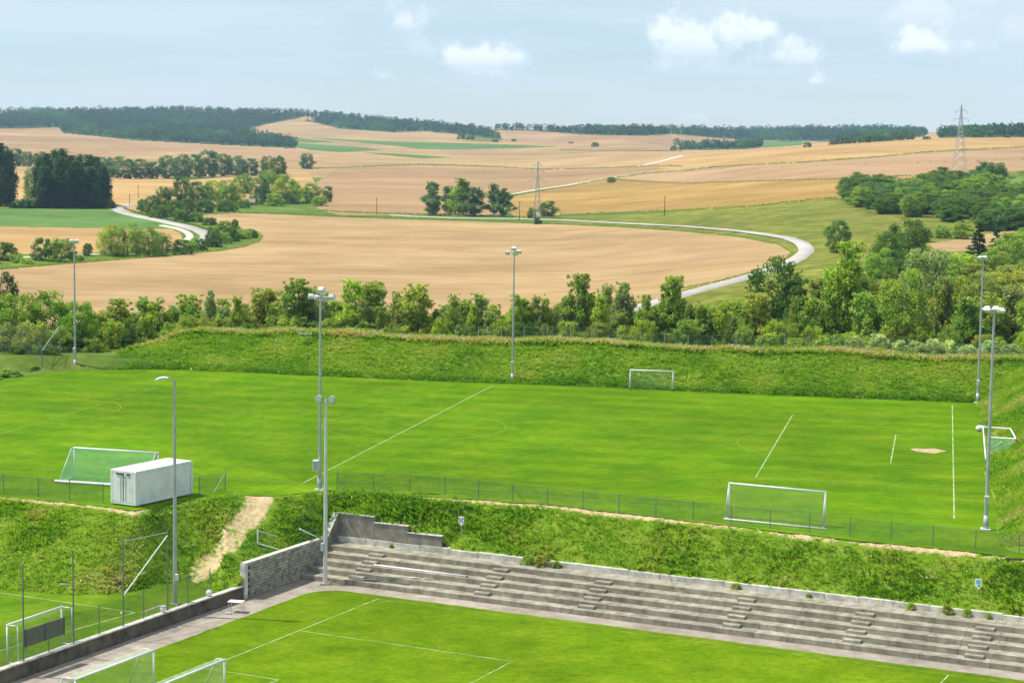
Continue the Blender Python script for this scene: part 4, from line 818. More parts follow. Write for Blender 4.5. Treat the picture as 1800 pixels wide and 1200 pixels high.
# white pole on the terrace
sa = at(660, 990, -4.36)[:2]-P0; sb = at(826, 1010, -4.36)[:2]-P0
o = MB().tube(low(sa@E1, 2.32, -4.37), low(sb@E1, 2.30, -4.37), .06, .06, 10).build('goal_crossbar', M['white'], None, True); tag(o, 'long white goal crossbar lying on the terrace step', 'pole')
for k in (sa, sb): MB().tube(low(k@E1-.03, 2.31, -4.37), low(k@E1+.05, 2.31, -4.37), .072, .072, 10).build('end_cap', M['dark'], o)
o = MB().tube(low(4.2, .42, ZL+.39+.05), low(9.2, .80, ZL+.39+.05), .05, .05, 8).build('grey_pole', M['steel_dark'], None, True); tag(o, 'dark metal pole lying on the lowest terrace step', 'pole')
# two small signs on the bank
def sign(px, py, label, style):
    p = on_bank(px, py); r = tag(empty('sign', tuple(p), -.25), label, 'sign')
    MB().tube((0, 0, -.3), (0, 0, 1.25), .025, .025, 6).build('post', M['steel'], r)
    f = MB().box((0, -.035, 1.05), (.46, .03, .56), 0, .008).build('sign_plate', M['white'], r)
    if style == 0:
        for x, z in ((-.12, 1.17), (.12, 1.17), (0, 1.05), (-.12, .93), (.12, .93)): MB().box((x, -.054, z), (.12, .006, .11)).build('sign_mark', M['sgreen'], f)
    else:
        MB().box((0, -.054, 1.12), (.3, .006, .3)).build('sign_mark', M['signblue'], f); MB().box((.06, -.054, .87), (.16, .006, .08)).build('sign_mark', M['sgreen'], f)
    MB().box((.02, -.035, .68), (.2, .02, .12), 0, .004).build('number_plate', M['white'], r)
sign(811, 937, 'small white sign with dark checks on the bank behind the high wall end', 0)
sign(1719, 1050, 'small white sign with a blue field on the bank above the terrace', 1)

# ------------------------------------------------------------------ trees
def leaf_quads(C, size, up_bias=.35, aspect=.62):
    n = len(C); nrm = rng.normal(size=(n, 3)); nrm[:, 2] = np.abs(nrm[:, 2])*.8+up_bias; nrm /= np.linalg.norm(nrm, axis=1, keepdims=True)
    t = np.cross(nrm, rng.normal(size=(n, 3))); t /= np.linalg.norm(t, axis=1, keepdims=True); b = np.cross(nrm, t)
    s = (size*rng.uniform(.65, 1.35, n))[:, None]; t = t*s; b = b*s*aspect; bend = nrm*s*.25
    V = np.stack([C-t, C-b*.9+bend, C+t, C+b*.9+bend], 1).reshape(-1, 3); return V, np.arange(4*n).reshape(n, 4)
def crown(kind, seed):
    """unit-height tree: clump centres, leaves and limbs"""
    g = np.random.default_rng(seed)
    nC, lpc, ls, cr_ = {'upright': (125, 78, .0155, .072), 'round': (150, 72, .0175, .092), 'poplar': (120, 60, .015, .058), 'willow': (120, 70, .018, .084), 'bush': (80, 80, .028, .14), 'conifer': (120, 50, .017, .05), 'shrub': (50, 60, .042, .17)}[kind]
    z = g.random(nC*9)
    if kind == 'upright': z = .10+.88*z; rad = .27*np.clip((z-.02)/.25, .45, 1)*np.sqrt(np.clip(1.02-z, 0, 1))*1.15*(1+.35*np.sin(z*17+seed))
    elif kind == 'round': z = .05+.91*z; rad = .40*np.sqrt(np.clip(1-((z-.46)/.53)**2, 0.02, 1))*(1+.14*np.sin(z*13+seed))
    elif kind == 'poplar': z = .05+.93*z; rad = .125*np.clip(z/.2, .5, 1)*np.clip((1.03-z)/.45, 0, 1)**.6*(1+.15*np.sin(z*19+seed))
    elif kind == 'willow': z = .10+.84*z; rad = .46*np.clip((1.02-z)/.5, 0, 1)**.5*np.clip(.7+z, .7, 1)
    elif kind == 'bush': z = .04+.88*z; rad = .55*np.sqrt(np.clip(1.0-(z-.2)**2/.66, .03, 1))
    elif kind == 'shrub': z = .05+.8*z; rad = .6*np.sqrt(np.clip(1.0-z, .03, 1))
    else: z = .06+.93*z; rad = .24*(1.02-z)
    keep = g.random(len(z)) < rad/rad.max()+.12; z = z[keep][:nC]; rad = rad[keep][:nC]; n = len(z)
    th = g.uniform(0, 2*math.pi, n)+seed; rr = rad*np.sqrt(g.uniform(.18, 1.0, n)); lop = 1+.22*np.cos(th-seed)
    C = np.stack([np.cos(th)*rr*lop, np.sin(th)*rr*lop, z], 1)
    if kind == 'upright':      # a few thin leaders standing out of the top
        L_ = []
        for k in range(9):
            a = g.uniform(0, 6.3); q = g.uniform(.03, .21); zt = g.uniform(.86, 1.0)
            for s in np.linspace(.55, 1, 6): L_.append((math.cos(a)*q*s*1.1, math.sin(a)*q*s*1.1, zt*s+.02))
        C = np.concatenate([C, L_])
    pts = []; tint = []
    for i, c in enumerate(C):
        k = lpc if i < n else 26; sc = cr_*g.uniform(.7, 1.3)*(1 if i < n else .42)
        d = g.normal(size=(k, 3)); d /= np.linalg.norm(d, axis=1, keepdims=True); d *= (g.random(k)**.45)[:, None]*sc
        d[:, 2] *= {'willow': 1.9, 'poplar': 1.6, 'conifer': .45}.get(kind, .72)
        if kind == 'willow': d[:, 2] -= np.abs(d[:, 2])*.4
        p = c+d; p[:, 2] = np.clip(p[:, 2], .012, 1.0); pts.append(p)
        cb = g.uniform(.78, 1.22); hue = g.uniform(-.10, .14); t = cb*g.uniform(.72, 1.3, (k, 1))*np.array([[1+hue, 1, 1-hue]]); pale = g.random(k) < (.10 if kind in ('upright', 'shrub') else .04); t[pale] *= 1.8; tint.append(t)
    pts = np.concatenate(pts); tint = np.concatenate(tint); V, F = leaf_quads(pts, ls, .55, .5 if kind in ('willow',) else .62)
    leaf = np_mesh('crown', V, F, M['leaf'], False, {'tint': np.repeat(tint, 4, 0)})
    b = MB(); top = {'bush': .45, 'shrub': .3, 'willow': .6, 'round': .7}.get(kind, .88); nseg = 5; pr = {'poplar': .016, 'bush': .02, 'shrub': .015}.get(kind, .021); prev = np.zeros(3); prev[2] = -.03
    ax = [prev]
    for k in range(1, nseg+1): ax.append(np.array([g.normal(0, .008), g.normal(0, .008), top*k/nseg]))
    for k in range(nseg): b.tube(ax[k], ax[k+1], pr*(1-.85*k/nseg), pr*(1-.85*(k+1)/nseg), 6, False)
    for i in g.permutation(len(C))[:14 if kind in ('round', 'willow', 'upright') else 9]:
        c = C[i]; z0 = min(top*.9, max(.06, c[2]*.62)); j = int(min(nseg-1, z0/top*nseg)); f = z0/top*nseg-j; o = ax[j]*(1-f)+ax[j+1]*f; mid = (o+c)/2+np.array((0, 0, .03)); b.tube(o, mid, pr*.4, pr*.25, 5, False); b.tube(mid, c, pr*.25, pr*.08, 5, False)
    return leaf, b.mesh('trunk', M['bark'])
KINDS = {k: [crown(k, 11*i+3) for i in range(n)] for k, n in (('upright', 6), ('round', 4), ('poplar', 3), ('willow', 2), ('bush', 4), ('conifer', 2), ('shrub', 3))}
GREEN = {'mid': (0.241, 0.365, 0.061), 'light': (0.355, 0.47, 0.06), 'bright': (0.2, 0.34, 0.03), 'dark': (0.107, 0.202, 0.036), 'grey': (0.295, 0.372, 0.149), 'olive': (0.32, 0.372, 0.076), 'silver': (0.455, 0.552, 0.273), 'deep': (0.05, 0.12, 0.039), 'blue': (0.131, 0.235, 0.081), 'yellow': (0.33, 0.42, 0.07)}
_cnt = {}
def tree(name, kind, p, h, w, colr, label, group, cat='tree', var=None):
    """h height, w crown width in metres"""
    i = _cnt.get(kind, 0); _cnt[kind] = i+1; leaf, trunk = KINDS[kind][(i if var is None else var) % len(KINDS[kind])]
    unit = {'upright': .56, 'round': .86, 'poplar': .26, 'willow': .98, 'bush': 1.15, 'conifer': .48, 'shrub': 1.25}[kind]
    r = empty(name, tuple(p), random.uniform(0, 6.28)); s = w/unit; r.scale = (s, s, h); tag(r, label, cat, group)
    c = ob('crown', leaf, r); k = random.uniform(.86, 1.16); q = random.uniform(-.07, .07); g_ = GREEN[colr]; c.color = (g_[0]*k*(1+q), g_[1]*k, g_[2]*k*(1-q), 1)
    ob('trunk', trunk, r); return r
def on_land(px, py): return land(np.array(float(px)), np.array(float(py)))
def t_land(name, kind, px, base, top, wpx, colr, label, group, cat='tree', sink=.3):
    p = on_land(px, base); m = float(Dist(px, base))/FPX; p[2] -= sink; return tree(name, kind, p, (base-top)*m*1.03+sink, wpx*m, colr, label, group, cat)
def t_row(name, kind, px, top, Y, wpx, colr, label, group, cat='tree', hmax=99):
    d = ray(np.array(float(px)), np.array(float(top))); q = CAM+d*((Y-CAM[1])/d[1]); zg = float(far_h(np.array([q[0]]), np.array([Y]))[0][0])-.2 if Y < 103 else q[2]-6
    m = math.hypot(q[0]-CAM[0], Y-CAM[1])/FPX; h = min(hmax, q[2]-zg); return tree(name, kind, (q[0], Y, zg), h, wpx*m, colr, label, group, cat)

# young trees in a row behind the far bank
GR = 'trees behind the far bank'
row = [(168, 545, 60, 'olive'), (205, 523, 62, 'olive'), (236, 545, 50, 'mid'), (260, 521, 62, 'mid'), (296, 545, 48, 'olive'), (333, 515, 66, 'mid'), (365, 545, 40, 'grey'), (390, 523, 48, 'olive'), (424, 530, 44, 'grey'), (466, 504, 62, 'olive'), (498, 530, 44, 'mid'), (525, 487, 66, 'mid'), (552, 503, 50, 'grey'),
       (588, 526, 52, 'light'), (620, 488, 48, 'light'), (657, 493, 62, 'mid'), (690, 540, 44, 'light'), (735, 497, 66, 'yellow'), (712, 532, 44, 'light'), (762, 548, 44, 'mid'), (788, 532, 46, 'grey'), (818, 525, 48, 'mid'), (847, 513, 46, 'grey'), (868, 532, 40, 'light'), (888, 550, 40, 'mid'), (923, 523, 52, 'mid'), (955, 538, 46, 'grey'), (985, 532, 48, 'mid'),
       (1020, 478, 54, 'mid'), (1042, 512, 50, 'light'), (1070, 495, 44, 'grey'), (1096, 495, 40, 'grey'), (1120, 545, 50, 'mid'), (1150, 540, 50, 'mid'), (1180, 482, 62, 'mid'), (1210, 528, 54, 'olive'), (1242, 532, 60, 'mid'), (1275, 545, 54, 'light'), (1300, 528, 56, 'mid'), (1332, 512, 60, 'olive'), (1362, 448, 92, 'dark'), (1395, 486, 66, 'dark'), (1428, 520, 56, 'mid'), (1462, 500, 60, 'mid'), (1490, 424, 70, 'light'), (1520, 512, 66, 'mid'), (1556, 490, 70, 'olive'), (1590, 470, 84, 'mid'), (1634, 428, 108, 'grey'), (1672, 478, 84, 'olive'), (1706, 520, 66, 'mid'), (1742, 512, 66, 'olive'), (1785, 498, 76, 'grey'), (1825, 500, 70, 'mid')]
HUE = {'mid': 'mid green', 'light': 'light green', 'olive': 'olive green', 'grey': 'grey green', 'dark': 'dark green', 'yellow': 'yellow green'}
def where(px): return ('near the tapering end of the far bank' if px < 330 else 'between the tapering bank end and the middle mast' if px < 720 else 'behind the far bank beside the middle mast' if px < 1060 else 'behind the small goal at the far bank' if px < 1240 else 'below the bend of the curving road' if px < 1520 else 'behind the pale silvery bushes')
def row_label(px, top, c): return ('tall ' if top < 500 else 'low ' if top > 535 else 'middling ')+HUE[c]+' young tree '+where(px)
for i, (px, top, w, c) in enumerate(row):
    Y = 88+(i*37 % 11)*.8+(6 if top < 470 else 0); big = px > 1310 and (top < 480)
    t_row('poplar_tree' if c == 'grey' else 'young_tree', 'round' if big and px != 1490 else 'upright', px, top+3, Y, w*1.25, c, row_label(px, top, c), GR)
for i in range(64):     # slender saplings between them
    px = 160+i*19.6+random.uniform(-9, 9); c = random.choice(['grey', 'light', 'mid', 'olive', 'grey']); top = random.uniform(508, 560)+(px/1800)*10
    t_row('sapling', 'upright', px, top, 86.5+random.uniform(0, 5), random.uniform(26, 40), c, 'slender '+HUE[c]+' sapling '+where(px), 'saplings behind the far bank')
for i in range(46):     # lower growth between the young trees
    px = 150+i*36.5+random.uniform(-10, 10); c = random.choice(['mid', 'light', 'olive', 'mid', 'yellow', 'dark'])
    t_row('bush', 'bush', px, random.uniform(548, 574)+(px/1800)*16, 85.5+random.uniform(0, 2), random.uniform(44, 62), c, f"{ {'mid':'mid green','light':'light green','olive':'olive green','yellow':'yellow green','dark':'dark green'}[c] } low bush "+where(px), 'bushes on the far bank', 'bush')
for i, px in enumerate((1352, 1400, 1448, 1500, 1545, 1580, 1612, 1640, 1668, 1700, 1740, 1775)):
    t_row('bush', 'shrub', px, 585+i*1.4+random.uniform(-8, 6), 84.2, random.uniform(40, 56), 'silver' if i > 2 else 'light', 'pale silvery bush with whitish leaves along the wire fence' if i > 2 else 'low light green bush along the wire fence', 'pale bushes along the fence', 'bush')
for px, top, Y, w, c in ((30, 515, 80, 110, 'bright'), (95, 512, 84, 100, 'bright'), (140, 527, 80, 70, 'bright'), (-20, 520, 84, 100, 'bright'), (8, 478, 92, 52, 'deep'), (-30, 470, 95, 70, 'deep')):
    t_row('broadleaf_tree', 'round', px, top, Y, w, c, 'lush bright green broadleaf tree beyond the left far corner' if c == 'bright' else 'tall dark tree rising behind the lush bright trees', 'trees beyond the left far corner')
for px, top, Y, w, c in ((20, 562, 74, 70, 'grey'), (60, 560, 73, 66, 'olive'), (100, 572, 76, 60, 'mid'), (130, 580, 78, 60, 'dark'), (-20, 565, 73, 70, 'olive'), (160, 590, 78, 50, 'mid'), (35, 600, 70, 66, 'dark'), (85, 605, 70.5, 56, 'dark')):
    t_row('bush', 'bush', px, top, Y, w, c, f"{ {'grey':'grey green','olive':'olive green','mid':'mid green','dark':'dark green'}[c] } bush behind the tall ball stop fence", 'bushes behind the tall fence', 'bush')
for px, py, w in ((18, 662, 50), (-25, 668, 60), (60, 652, 30)):
    p = at(px, py, -.1); tree('bush', 'shrub', p, 1.1, w*.066, 'mid', 'low green bush at the edge of the upper pitch near the tall fence', 'bushes at the pitch edge', 'bush')

for px, py, w, h in ((945, 982, 1.5, .8), (968, 984, 1.6, .9), (985, 990, 1.2, .6), (1288, 1035, .9, .5), (1600, 1068, .8, .6), (1662, 1077, .9, .8), (1698, 1082, .7, .7), (1735, 1087, .5, .5), (700, 955, .5, .4), (1420, 1048, .5, .35)):
    q = at(px, py, -3.5)[:2]-P0; tree('weed', 'shrub', low(q@E1, 5.45, -3.66), h, w, random.choice(['light', 'mid', 'olive']), 'weed growing at the joint of the low retaining wall behind the terrace', 'weeds on the terrace', 'weed')
# second rank on the slope to the right
G2 = 'trees on the slope beside the meadow'
for px, base, top, w, k, c, nm, lb in (
  (1475, 444, 388, 44, 'round', 'dark', 'lone_tree', 'lone dark round tree on the meadow'), (1512, 443, 427, 22, 'bush', 'light', 'bush', 'small bush beside the lone meadow tree'),
  (1560, 500, 410, 70, 'round', 'dark', 'broadleaf_tree', 'dark round tree below the small tan patch'), (1595, 492, 390, 80, 'round', 'dark', 'broadleaf_tree', 'dark round tree below the small tan patch'), (1545, 520, 440, 60, 'round', 'mid', 'broadleaf_tree', 'mid green tree on the slope below the meadow'),
  (1720, 462, 393, 46, 'conifer', 'deep', 'spruce_tree', 'dark pointed spruce at the edge of the small tan patch'), (1752, 452, 398, 30, 'conifer', 'deep', 'spruce_tree', 'dark pointed spruce at the edge of the small tan patch'),
  (1780, 480, 410, 84, 'round', 'mid', 'broadleaf_tree', 'broad green tree beside the dark spruces'), (1815, 470, 400, 70, 'round', 'mid', 'broadleaf_tree', 'broad green tree beside the dark spruces'), (1745, 500, 445, 70, 'round', 'mid', 'broadleaf_tree', 'broad green tree beside the dark spruces'),
  (1690, 500, 446, 60, 'bush', 'light', 'bush', 'light green bush on the slope below the spruces'), (1660, 520, 465, 70, 'round', 'mid', 'broadleaf_tree', 'mid green tree on the slope below the meadow'), (1720, 545, 480, 80, 'round', 'olive', 'broadleaf_tree', 'olive green tree on the slope below the spruces'), (1790, 545, 478, 90, 'round', 'olive', 'broadleaf_tree', 'olive green tree on the slope below the spruces'),
  (1625, 545, 480, 80, 'round', 'mid', 'broadleaf_tree', 'mid green tree on the slope below the meadow'), (1500, 545, 470, 66, 'upright', 'mid', 'broadleaf_tree', 'mid green tree on the slope below the meadow'), (1440, 555, 490, 60, 'upright', 'olive', 'broadleaf_tree', 'mid green tree on the slope below the meadow'),
  (1570, 550, 500, 70, 'bush', 'mid', 'bush', 'mid green bush on the slope below the meadow'), (1400, 560, 520, 60, 'bush', 'light', 'bush', 'light green bush near the road below the meadow'), (1310, 560, 525, 56, 'bush', 'mid', 'bush', 'mid green bush near the road below the meadow'), (1530, 560, 510, 70, 'bush', 'olive', 'bush', 'olive bush on the slope below the meadow')):
    t_land(nm, k, px, base, top, w*1.06, c, lb, G2, 'bush' if nm == 'bush' else 'tree')
for i in range(16):
    t_land('bush', 'bush', 1330+i*31+random.uniform(-12, 12), random.uniform(562, 592), random.uniform(520, 552), random.uniform(60, 80), random.choice(['mid', 'olive', 'light']), 'thicket bush filling the slope between the road and the far bank', 'thicket bushes on the slope', 'bush')
for i in range(34):
    px = 1560+random.random()*275; base = random.uniform(452, 530); k = random.choice(['round', 'round', 'bush']); c = random.choice(['dark', 'mid', 'olive', 'dark'])
    if 1625 < px < 1760 and base-40 < 446: continue
    t_land('slope_tree', k, px, base, base-random.uniform(34, 48), random.uniform(50, 70), c, HUE[c]+' tree in the thicket below the small tan patch and the spruces', 'thicket trees below the spruces')
# wood on the hillside above the meadow
G3 = 'trees of the hillside wood'
lowe = lambda x: np.interp(x, [1485, 1520, 1560, 1640, 1690, 1760, 1830], [352, 366, 377, 388, 396, 412, 405]); uppe = lambda x: np.interp(x, [1485, 1560, 1620, 1670, 1720, 1830], [340, 345, 335, 328, 322, 318])
for i in range(210):
    px = 1490+random.random()**.8*345; lo, hi = float(lowe(px)), float(uppe(px)); f = random.random(); base = lo-(lo-hi)*f
    if 1748 < px and 322 < base < 352 and random.random() < .9: continue
    c = random.choice(['dark', 'mid', 'dark', 'dark', 'blue']); t_land('wood_tree', 'round', px, base, base-random.uniform(28, 42), random.uniform(38, 54), c, f"{ {'dark':'dark green','mid':'mid green','blue':'bluish green'}[c] } hillside wood tree "+('at the lower edge facing the meadow' if f < .3 else 'in the middle of the dense wood' if f < .7 else 'at the upper edge below the wheat'), G3)
t_land('wood_tree', 'round', 1498, 358, 315, 32, 'dark', 'outer tree at the tip of the hillside wood', None)
for px, base, top, w in ((1625, 425, 402, 30), (1655, 418, 396, 34), (1600, 412, 398, 22), (1690, 420, 390, 40), (1770, 395, 350, 60), (1800, 398, 345, 60)):
    t_land('broadleaf_tree', 'round', px, base, top, w, 'mid', 'green tree along the top edge of the small tan patch', 'trees above the small tan patch')

# poplars, farm trees and hedges across the valley
G4 = 'dark poplars behind the green crop field'
for px, top, w, base in ((-14, 270, 20, 362), (3, 262, 20, 363), (17, 264, 22, 362), (70, 275, 24, 363), (84, 272, 24, 364), (98, 268, 26, 363), (112, 271, 24, 364), (126, 276, 26, 362), (141, 272, 24, 363), (155, 279, 26, 364), (170, 284, 28, 362), (182, 298, 26, 363), (106, 283, 28, 366), (134, 286, 28, 366), (78, 290, 26, 366), (160, 300, 28, 366)):
    t_land('poplar_tree', 'poplar', px, base, top-random.uniform(-8, 5), w*1.12, 'deep', 'tall dark poplar in the big clump behind the green crop field' if px > 40 else 'tall dark poplar in the small separate clump beside the green crop field', G4)
t_land('willow_tree', 'willow', 55, 357, 296, 40, 'blue', 'grey green willow beside the dark poplar clump', None)
for px in (30, 45, 60, 75, 95, 120, 145, 170, 190): t_land('bush', 'bush', px, 366, 350+random.uniform(-4, 5), 26, 'deep', 'dark bush at the foot of the poplar clump', 'bushes under the poplars', 'bush')
for px, base, top, w, c in ((165, 312, 283, 30, 'blue'), (190, 313, 278, 36, 'blue'), (218, 314, 277, 40, 'blue'), (246, 314, 280, 34, 'blue'), (268, 314, 285, 28, 'dark'), (292, 314, 275, 34, 'blue'), (318, 313, 273, 36, 'blue'), (345, 312, 272, 34, 'blue'), (368, 311, 265, 40, 'blue'), (395, 310, 272, 36, 'blue'), (420, 309, 275, 34, 'blue'), (442, 309, 279, 30, 'blue'), (30, 292, 262, 24, 'dark'), (48, 293, 268, 22, 'dark'), (70, 292, 268, 24, 'dark'), (8, 292, 258, 22, 'blue')):
    t_land('valley_tree', 'round', px, base, top, w*1.1, c, 'bluish green tree in the long tree belt behind the farm' if px > 100 else 'small dark tree behind the poplar clump', 'trees of the valley belt')
G5 = 'trees round the farm'
for px, base, top, w, k, c in ((252, 372, 350, 26, 'bush', 'dark'), (270, 376, 344, 34, 'round', 'dark'), (290, 372, 330, 34, 'round', 'dark'), (318, 362, 312, 36, 'round', 'dark'), (345, 365, 320, 40, 'round', 'dark'), (372, 364, 318, 40, 'round', 'mid'), (398, 362, 318, 36, 'round', 'mid'), (412, 358, 326, 38, 'round', 'olive'), (330, 380, 350, 36, 'round', 'dark'), (305, 382, 352, 34, 'bush', 'dark'), (360, 374, 348, 34, 'bush', 'dark'), (280, 384, 360, 30, 'bush', 'dark'), (318, 390, 368, 30, 'bush', 'dark'),
    (458, 359, 310, 38, 'round', 'blue'), (472, 350, 300, 32, 'round', 'mid'), (497, 358, 308, 46, 'round', 'yellow'), (515, 358, 318, 34, 'round', 'light'), (490, 330, 275, 34, 'round', 'dark'), (470, 322, 276, 30, 'round', 'blue'), (430, 340, 306, 40, 'round', 'mid'), (546, 357, 322, 36, 'round', 'mid'), (577, 355, 327, 20, 'round', 'dark'), (539, 297, 270, 26, 'round', 'dark'), (560, 362, 345, 30, 'bush', 'mid'), (395, 372, 350, 36, 'bush', 'dark'), (480, 362, 340, 34, 'bush', 'mid'), (428, 366, 350, 24, 'bush', 'mid')):
    t_land('bush' if k == 'bush' else 'farm_tree', k, px, base, top, w*1.05, c, f"{ {'dark':'dark green','mid':'mid green','olive':'olive green','blue':'bluish green','yellow':'yellow green','light':'light green'}[c] } {'bush' if k == 'bush' else 'tree'} in the clump round the farmhouse", G5, 'bush' if k == 'bush' else 'tree')
G6 = 'bushes along the valley verge'
for px, base, top, w, k, c in ((195, 449, 396, 60, 'willow', 'light'), (225, 450, 394, 66, 'willow', 'mid'), (262, 450, 400, 60, 'willow', 'mid'), (285, 448, 410, 44, 'willow', 'dark')):
    t_land('willow_tree', k, px, base, top, w, c, f"rounded {'light' if c=='light' else 'mid' if c=='mid' else 'dark'} green willow beside the golden stubble patch", 'willows beside the golden patch')
for px, base, top, w, c in ((8, 458, 427, 40, 'dark'), (32, 462, 445, 26, 'mid'), (75, 458, 418, 36, 'dark'), (108, 460, 420, 46, 'mid'), (153, 450, 428, 18, 'dark'), (-20, 462, 430, 40, 'mid'), (318, 447, 420, 34, 'dark'), (335, 442, 424, 26, 'mid'), (350, 440, 420, 30, 'dark'), (372, 434, 398, 28, 'dark'), (390, 428, 408, 28, 'mid'), (405, 424, 400, 30, 'dark'), (412, 416, 386, 16, 'dark'), (425, 420, 402, 30, 'mid'), (440, 418, 402, 24, 'dark'), (370, 396, 382, 26, 'dark'), (395, 404, 388, 26, 'mid'), (345, 390, 372, 30, 'dark'), (45, 464, 452, 24, 'light'), (135, 457, 447, 24, 'mid'), (210, 452, 440, 30, 'dark')):
    t_land('bush', 'bush', px, base, top, w*1.1, c, f"{ {'dark':'dark green','mid':'mid green','light':'light green'}[c] } bush on the verge beside the big stubble field", G6, 'bush')
G7 = 'roadside trees in the middle of the valley'
for px, base, top, w, c in ((761, 378, 321, 32, 'blue'), (787, 375, 329, 26, 'blue'), (815, 379, 316, 40, 'mid'), (835, 380, 331, 38, 'blue'), (868, 378, 324, 26, 'blue'), (884, 381, 333, 32, 'blue'), (800, 376, 334, 28, 'mid')):
    t_land('roadside_tree', 'upright', px, base, top, w*1.15, c, f"{'bluish' if c=='blue' else 'mid'} green tree in the clump beside the straight road", G7)
t_land('roadside_tree', 'bush', 935, 384, 364, 18, 'dark', 'small dark tree left of the slender pylon', None); t_land('roadside_tree', 'round', 962, 381, 354, 36, 'dark', 'spreading dark tree at the foot of the slender pylon', None)
t_land('bush', 'bush', 944, 394, 382, 16, 'deep', 'dark round bush at the corner of the big stubble field', None, 'bush')
for i, (px, base, top, w) in enumerate(((1046, 258, 250, 12), (1420, 259, 250, 12), (1183, 264, 256, 10), (1198, 264, 257, 8), (1074, 321, 311, 14), (811, 245, 233, 12), (826, 245, 238, 14), (870, 250, 244, 10), (903, 249, 244, 8), (1004, 252, 249, 8), (1770, 242, 236, 10), (1715, 242, 234, 18), (1628, 245, 240, 14))):
    t_land('field_bush', 'bush', px, base, top, w*1.2, 'dark', 'lone dark bush standing in the far stubble fields', 'lone field bushes', 'bush')
for i in range(24):
    px = 1460+i*6.3+random.uniform(-2, 2); base = float(RIDGE(px))+1.5; t_land('crest_tree', 'round' if i % 3 else 'conifer', px, base, base-random.uniform(7, 15), random.uniform(8, 13), 'dark', 'small dark tree in the line along the golden crest', 'trees along the golden crest')

# ------------------------------------------------------------------ far woods that read as one mass
def woods():
    for lb, poly, hm, area, colr in WOODS:
        P_ = np.array(poly, float); x0, y0 = P_.min(0); x1, y1 = P_.max(0); n = int((x1-x0)*(y1-y0)/area)
        X = rng.uniform(x0, x1, n); Y = rng.uniform(y0, y1, n); k = inside(poly, X, Y); X, Y = X[k], Y[k]; p = land(X, Y); n = len(p)
        h = hm*rng.uniform(.55, 1.3, n); w = h*rng.uniform(.36, .52, n); nl = 36
        d = rng.normal(size=(n, nl, 3)); d /= np.linalg.norm(d, axis=2, keepdims=True); d *= (rng.random((n, nl, 1))**.3)
        c = p[:, None, :]+np.stack([d[..., 0]*w[:, None], d[..., 1]*w[:, None], h[:, None]*(.55+.45*d[..., 2])], -1)
        V, F = leaf_quads(c.reshape(-1, 3), 1.5, .5, .75)
        t = np.array(colr)*rng.uniform(.65, 1.4, (n, 1))*(1+rng.uniform(-.12, .2, (n, 1))*np.array([[1.2, .4, -.6]])); patch = vnoise(X, Y*4, 40, 61)[:, None]; t = t*(.72+.65*patch)*(1+np.array([[.35, .3, -.1]])*(patch > .72))
        t = np.repeat(t, nl, 0)*rng.uniform(.8, 1.2, (n*nl, 1))
        o = ob('distant_woodland', np_mesh('distant_woodland', V, F, M['leaf'], False, {'tint': np.repeat(t, 4, 0)})); o.color = (1, 1, 1, 1); tag(o, lb, 'woodland', None, 'stuff')
woods()
def hedge(label, pts, hpx, colr, step=1.6, gap=.1):
    X = []
    for (x0, y0), (x1, y1) in zip(pts[:-1], pts[1:]):
        n = max(1, int(math.hypot(x1-x0, (y1-y0)*2)/step)); X += [(x0+(x1-x0)*i/n, y0+(y1-y0)*i/n) for i in range(n)]
    X = np.array(X); X = X[rng.random(len(X)) > gap]; p = land(X[:, 0], X[:, 1]); m = Dist(X[:, 0], X[:, 1])/FPX; n = len(p); nl = 14; h = hpx*m*rng.uniform(.5, 1.4, n)
    d = rng.normal(size=(n, nl, 3)); d /= np.linalg.norm(d, axis=2, keepdims=True); d *= rng.random((n, nl, 1))**.4
    c = p[:, None, :]+np.stack([d[..., 0]*(m*step)[:, None]*.9, d[..., 1]*h[:, None], h[:, None]*(.5+.5*d[..., 2])], -1)
    V, F = leaf_quads(c.reshape(-1, 3), np.repeat(m*.9, nl), .3, .7); t = np.array(GREEN[colr])*rng.uniform(.7, 1.35, (n*nl, 1))
    o = ob('hedge', np_mesh('hedge', V, F, M['leaf'], False, {'tint': np.repeat(t, 4, 0)})); tag(o, label, 'hedge')
hedge('thin green hedge line running across the far plain', [(540, 297), (588, 296), (660, 293), (733, 290), (790, 291), (840, 293), (900, 296), (953, 298.5), (1020, 297.5), (1100, 295), (1132, 293), (1200, 293)], 2.6, 'olive')
hedge('green hedge beside the pale track between stubble and wheat', [(890, 346), (950, 336), (1000, 328.5), (1067, 315.5), (1130, 306), (1200, 301), (1260, 294), (1413, 286), (1553, 276), (1617, 269), (1800, 259), (1900, 256)], 2.6, 'olive')
hedge('thin weedy margin between the wheat and the pink stubble', [(1075, 317), (1200, 323), (1380, 317.5), (1500, 314.5), (1603, 308.5)], 2.0, 'olive')
hedge('weedy margin along the lower edge of the wheat field', [(985, 379), (1100, 375.5), (1200, 371), (1333, 362.5), (1440, 351), (1483, 347)], 4.0, 'mid')
hedge('dark hedge under the farm trees beside the lane', [(345, 366), (400, 364), (440, 361.5), (500, 359.5), (570, 357)], 4.5, 'dark', 1.4, .02)
hedge('weedy strip between the road and the big stubble field', [(372, 377), (420, 374.5), (500, 376.5), (600, 381), (760, 386), (933, 392), (1080, 398), (1200, 406), (1300, 416), (1367, 429), (1391, 444), (1380, 459), (1333, 476), (1267, 494), (1200, 507)], 3.0, 'mid', 1.5)
hedge('dark field margin along the left verge of the big stubble field', [(-60, 476), (0, 473.5), (130, 462.5), (300, 449.5), (390, 440.5), (430, 433.5), (456, 424.5), (462, 416), (448, 407)], 3.4, 'olive', 1.5)
